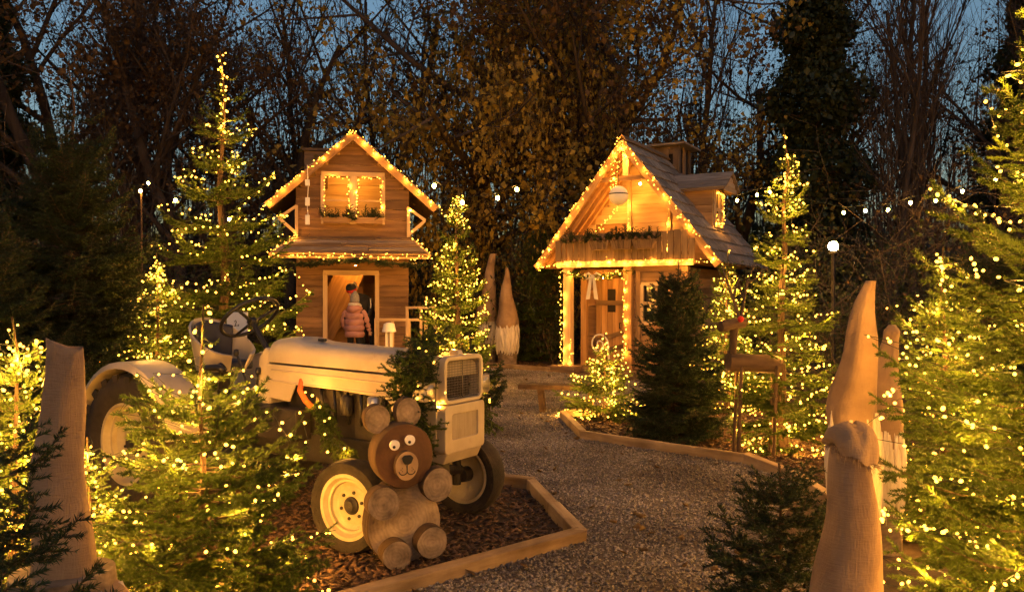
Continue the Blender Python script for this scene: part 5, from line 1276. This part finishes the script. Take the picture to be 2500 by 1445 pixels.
fir('knee high lit fir beside the plank bench', gp_(1475,10.4), 1.12, .80, 'fine', lit=.9, whorl=.13, seed=27, leader=.3, power=1.2, r=.012, spacing=.09, lbl='fairy lights on the knee high fir beside the bench')
fir('low bushy lit fir with a bare leader in front of the tractor side', gp_(497,3.95), 1.56, .86, 'fine', lit=.7, whorl=.135, seed=28, leader=.66, r=.0085, spacing=.10, lbl='fairy lights on the low bushy fir before the tractor side', power=.95, dens=1.3, spire='fairy lights wound up the bare leader before the tractor side')
fir('very large lit fir overhanging the right gnomes', (2.26,3.1,0), 3.3, 1.14, 'fine', lit=.95, side=lambda az: math.cos(az) < .25, whorl=.20, seed=29, leader=.4, r=.0080, spacing=.07, lbl='fairy lights on the very large fir over the right gnomes', power=.92, dens=1.1)
fir('lit fir with a thin tip behind the small pale gnome', gp_(2305,5.3), 1.93, .80, 'fine', lit=.95, whorl=.18, seed=30, leader=.5, r=.0095, spacing=.085, lbl='fairy lights on the thin tipped fir behind the pale gnome', power=.8)
fir('densely lit fir behind the flat topped gnome', gp_(40,3.9), 1.50, .56, 'fine', lit=1.0, whorl=.14, seed=31, leader=.25, r=.0085, spacing=.062, lbl='dense fairy lights on the fir behind the flat topped gnome')
fir('small lit fir between the flat topped gnome and the tractor', gp_(215,4.25), .85, .40, 'fine', lit=.9, whorl=.12, seed=32, leader=.15, r=.0085, spacing=.08, lbl='fairy lights on the low fir beside the flat topped gnome')
fir('wide dark unlit fir with a long bare leader behind the left gnome', gp_(172,9.4), 4.35, 1.75, 'dark', whorl=.24, seed=33, leader=1.3, power=.95, dens=1.6)
fir('unlit fir whose pale branches reach in above the flat topped gnome', (-3.35,4.3,0), 2.3, 1.0, 'fine', whorl=.22, seed=34, leader=.4, power=.8)
fir('small dark fir whose twigs cross the flat topped gnome', (-1.40,2.15,0), 1.34, .50, 'dark', whorl=.16, seed=35, leader=.25, dens=.6, power=.6)
fir('low spruce with shade in its needle colour beside the frayed gnome', gp_(1905,3.25), .92, .46, 'dark', whorl=.10, seed=36, leader=.14, dens=1.2, power=.6, name='spruce_tree')  # stands in shade, which is put into the dark needle colour
fir('dark slender fir behind the twin gnomes', gp_(1318,19.8), 3.4, 1.0, 'coarse', whorl=.25, seed=37, leader=.3, power=.6, dens=1.5)
fir('dark unlit fir between the spruce and the tractor seat', gp_(300,11.2), 2.3, 1.0, 'dark', whorl=.2, seed=38, leader=.3, power=.8, dens=1.5)
fir('unlit fir at the far left edge of the tractor bed', gp_(-40,7.2), 2.6, 1.15, 'dark', whorl=.22, seed=39, leader=.4, power=.8, dens=1.5)
fir('dark fir behind the thin tipped lit fir', gp_(2420,7.6), 2.3, 1.0, 'dark', whorl=.2, seed=40, leader=.4, power=.8, dens=1.5)

# ------------------------------------------------------------------ background trees and thickets
proto('oak', 101, 9.5, .30, 15000, .13, M_leaf, levels=4, kids=(8, 7, 6, 4), lean=(-.05, 0), spread=.72, up=.12, fork=.22, crook=.20, lens=(.50, .52, .5, .5), )
proto('oakb', 104, 9.0, .24, 8000, .13, M_leaf_b, levels=4, kids=(8, 6, 6, 4), spread=.66, up=.2, fork=.25, crook=.17, lens=(.48, .5, .5, .5))
proto('bare', 107, 10, .20, 1600, .11, M_leaf_b, levels=4, kids=(9, 6, 6, 4), spread=.6, up=.3, fork=.25, crook=.14, lens=(.42, .5, .5, .5))
proto('birch', 111, 10, .12, 0, .1, M_leaf_b, levels=3, kids=(16, 8, 5), spread=.45, up=.45, fork=.12, crook=.08, lens=(.34, .5, .5))
proto('vine', 117, 3.6, .06, 3800, .10, M_leaf, levels=3, kids=(8, 7, 5), spread=.8, up=.0, fork=.05, crook=.22, lens=(.55, .55, .5))
proto('shrub', 121, 2.2, .03, 2400, .06, M_leaf_g, levels=3, kids=(12, 7, 4), spread=.75, up=.25, fork=.02, crook=.2, lens=(.6, .5, .5))
proto('bramble', 124, 2.6, .022, 240, .05, M_leaf_b, levels=3, kids=(14, 6, 4), spread=.85, up=.15, fork=.02, crook=.16, lens=(.9, .45, .45))
def evergreen(key, seed, H, Rb, n, size, m):
    r = np.random.default_rng(seed); z = H*r.random(n)**.8
    k = Rb*(1 - (z/H))**.55*(.75 + .25*np.sin(z*3.1 + r.random()*6)); a = r.uniform(0, 2*PI, n); q = k*np.sqrt(r.uniform(.25, 1, n))*(1 + .2*np.sin(5*a + z*1.7))
    tips = np.stack([q*np.cos(a), q*np.sin(a), z + .3], 1)
    me = leaf_mesh('foliage', tips, n, size, seed, .1, .06); tb = MB().tube([(0,0,-.1),(.05,0,H*.5),(0,0,H*.95)], [.22,.15,.03], 8)
    lm = MB()
    for i in range(60):
        z_ = H*(.1 + .8*i/60); a_ = i*2.4; L_ = Rb*(1 - z_/H)**.55; lm.tube([(0,0,z_),(L_*.5*math.cos(a_), L_*.5*math.sin(a_), z_+.1),(L_*.95*math.cos(a_), L_*.95*math.sin(a_), z_+.1)], [.03,.02,.006], 4, 0, False)
    PROTO[key] = [('trunk', smooth_me(tb.mesh('trunk')), M_bark), ('limbs', lm.mesh('limbs'), M_bark), ('foliage', me, m)]
    for n_, me_, m_ in PROTO[key]: me_.materials.append(m_)
evergreen('yew', 131, 11, 2.1, 30000, .16, M_leaf_g)
B = 'bare and autumn trees behind the houses'
plant('oak', 'oak_tree', 'big autumn oak with yellow leaves between the two houses', 'tree', (-.3,24.8,0), .3, 1.2, B)
plant('oak', 'oak_tree', 'yellow leaved oak right behind the steep roofed house', 'tree', (1.9,22.5,0), 2.4, 1.05, B)
plant('oakb', 'oak_tree', 'brown leaved oak behind the plank house gable', 'tree', (-2.3,25.5,0), 1.2, 1.15, B)
plant('oakb', 'oak_tree', 'brown leaved oak leaning out over the boxy chimney', 'tree', (3.3,24,0), 4.4, 1.12, B)
plant('bare', 'bare_tree', 'bare dark tree left of the plank house chimney', 'tree', (-6.6,24,0), .5, 1.05, B)
plant('bare', 'bare_tree', 'forked bare tree above the tallest lit fir', 'tree', (-8.8,22,0), 2.1, 1.0, B)
plant('oakb', 'oak_tree', 'brown tree behind the left spruce', 'tree', (-11.5,21,0), 3.3, 1.1, B)
plant('oakb', 'oak_tree', 'rust brown tree in the thicket at the far left', 'tree', (-13.8,19,0), 5.1, .95, B)
plant('yew', 'evergreen_tree', 'tall black evergreen behind the boxy chimney side', 'tree', (8.9,23.5,0), 0, 1.12, 'dark evergreens behind the garden')
plant('yew', 'evergreen_tree', 'dark evergreen at the far left behind the spruce', 'tree', (-15.0,23.0,0), 1.5, .95, 'dark evergreens behind the garden')
plant('yew', 'evergreen_tree', 'dark evergreen filling the right edge behind the brambles', 'tree', (15.5,24,0), 2.6, 1.0, 'dark evergreens behind the garden')
plant('birch', 'birch_tree', 'fine twigged upright tree left of the black evergreen', 'tree', (6.0,27,0), .4, 1.25, B)
plant('birch', 'birch_tree', 'fine twigged upright tree right of the black evergreen', 'tree', (12.4,25,0), 1.9, 1.15, B)
plant('birch', 'birch_tree', 'fine twigged upright tree right of the paired brambles', 'tree', (14.6,21,0), 3.0, 1.05, B)
plant('birch', 'birch_tree', 'slender birch behind the tallest lit fir tip', 'tree', (-7.4,29,0), 4.0, 1.25, B)
plant('birch', 'birch_tree', 'slender birch behind the plank house chimney', 'tree', (-4.6,30,0), 5.2, 1.25, B)
plant('bare', 'bare_tree', 'bare tree rising between the two houses', 'tree', (.6,28,0), 3.9, 1.15, B)
for x, y, rz, s, sz, lab in ((-1.2,21.6,.2,.9,1.9,'tall yellow vine column behind the right wall of the plank house'), (.1,21.4,1.5,.9,2.0,'tall yellow vine column behind the twin gnomes'), (1.1,22.2,2.9,.95,2.1,'tall yellow vine column behind the left eave of the balcony house'), (-.6,22.6,4.1,1.05,2.3,'tallest yellow vine column on the oak between the houses')):
    plant('vine', 'vine_thicket', lab, 'shrub', (x,y,0), rz, s, 'yellow vine columns between the houses', sz)
more = [('bare',-12.6,27,.2,1.2,'bare tree in the second row behind the far left evergreen'),('oakb',-9.6,27.5,2.6,1.15,'brown tree in the second row above the festoon pole'),('bare',-10.4,25,1.1,1.1,'bare crooked tree behind the reddish bush'),
  ('bare',-5.2,27,5.5,1.15,'bare tree in the second row behind the plank house chimney'),('oakb',-8.0,25.5,4.6,1.0,'brown tree behind the tip of the tallest fir'),('bare',4.6,28,1.4,1.2,'bare tree in the second row behind the dormer'),('oakb',6.4,25.5,.7,1.0,'sparse brown tree between chimney and black evergreen'),
  ('bare',10.9,27,2.9,1.15,'bare tree behind the right side of the black evergreen'),('bare',13.4,23,4.9,1.05,'bare tree above the right festoon'),('oakb',15.4,27,5.8,1.1,'brown tree in the second row at the far right'),('bare',-14.6,26.5,3.7,1.2,'bare tree in the second row at the far left'),('birch',9.9,21,1.0,.9,'thin upright tree in front of the black evergreen'),('birch',-11.2,23,2.2,1.1,'thin upright tree behind the dark spruce leader'),('birch',11.4,22.5,3.3,1.0,'thin upright tree behind the right festoon bulbs'),('birch',13.6,26.5,5.3,1.2,'thin upright tree behind the far right evergreen'),('birch',2.6,29,2.9,1.2,'thin upright tree behind the steep roof ridge')]
for key, x, y, rz, s, lab in more: plant(key, 'oak_tree' if key == 'oakb' else key + '_tree', lab, 'tree', (x,y,0), rz, s, B)
sp = [(-.5,20.6,1.3,1.25,'dark ivy shrub at the foot of the oak between the houses'), (1.0,21.0,4.2,1.3,'dark ivy shrub behind the left eave of the balcony house'), (.35,22.2,2.4,1.5,'tall dark ivy shrub behind the slender fir'), (-8.2,13.5,.8,1.0,'leafy shrub behind the small pointed fir'), (-7.0,15.0,2,1.2,'leafy shrub behind the festoon pole'), (-9.4,14.6,3,1.25,'leafy shrub behind the dark spruce leader'), (-10.6,13.2,4,1.15,'leafy shrub at the left edge of the garden'), (-6.4,18.8,5,1.2,'leafy shrub at the left wall of the plank house'),
      (4.55,12.5,1,1.15,'leafy shrub lit by the garden lamp'), (4.75,10.9,2.1,.72,'low leafy shrub hiding the garden lamp post'), (6.9,14.8,1.1,1.1,'leafy shrub behind the bare brown bush'), (5.6,13.6,2.4,1.0,'leafy shrub on the festoon side of the broad lit fir'), (8.6,14.8,3.3,1.05,'leafy shrub under the right festoon bulbs'), (.2,19.9,.4,1.0,'dark shrub between the gnomes and the porch'), (1.0,18.9,2.2,.75,'dark shrub at the left of the porch post'), (-1.0,19.2,3.1,.75,'dark shrub beside the taller railing')]
for x, y, rz, s, lab in sp: plant('shrub', 'garden_shrub', lab, 'shrub', (x,y,0), rz, s, 'leafy shrubs round the garden')
br = [(9.4,11.0,.3,1.45,'arching bare bramble above the right festoon'), (7.9,12.6,1.7,1.3,'bare brown bush beside the garden lamp'), (10.6,12.4,2.6,1.6,'bare brown bush behind the arching bramble'), (6.6,12.6,3.5,1.0,'low bare bush behind the tall bent gnome'), (-9.8,11.4,.9,1.4,'bare reddish bush behind the dark spruce'), (-8.8,17.8,2.2,1.7,'big bare reddish bush above the small pointed fir'), (-6.6,21.5,3.8,1.7,'bare bush left of the plank house eave'), (7.4,9.2,4.4,1.05,'bare bush behind the thin tipped lit fir')]
for x, y, rz, s, lab in br: plant('bramble', 'bare_bush', lab, 'shrub', (x,y,0), rz, s, 'bare bushes round the garden')
# the wood behind reads as one mass of stems and twigs
r = np.random.default_rng(55); wm = MB()
for i in range(2600):
    x = r.uniform(-34, 34); y = r.uniform(28, 46); h = r.choice([r.uniform(2, 6), r.uniform(6, 15)], p=[.6, .4]); a = r.uniform(-.12, .12); b = r.uniform(-.1, .1)
    rad_ = .012 + .005*h*r.random()
    wm.tube([(x,y,0),(x+a*h*.5,y+b*h*.5,h*.5),(x+a*h+r.normal(0,.25),y+b*h,h)], [rad_, rad_*.7, .006], 3, 0, False)
    for k in range(int(6 + h)):
        f = r.uniform(.15, 1); c = Vector((x+a*h*f, y+b*h*f, h*f)); d = Vector((r.normal(0,1), r.normal(0,.6), r.uniform(.2,1.2))).normalized()*r.uniform(.5,1.6)
        wm.tube([c, c+d*.6, c+d+Vector((0,0,.15))], [.010,.008,.005], 3, 0, False)
tag(obj('woodland', wm, M_twigs), 'bare winter wood of thin stems behind the garden', 'woodland', kind='stuff')
r = np.random.default_rng(56); n = 90000
xy = np.stack([r.uniform(-30,30,n), r.uniform(25,42,n), np.abs(r.normal(0,1,n))*1.7 + r.random(n)*.6], 1)
tag(obj('undergrowth', leaf_mesh('undergrowth', xy, n, .28, 3, .2, .15), M_leaf_g), 'tangled dark undergrowth at the foot of the wood', 'undergrowth', kind='stuff')
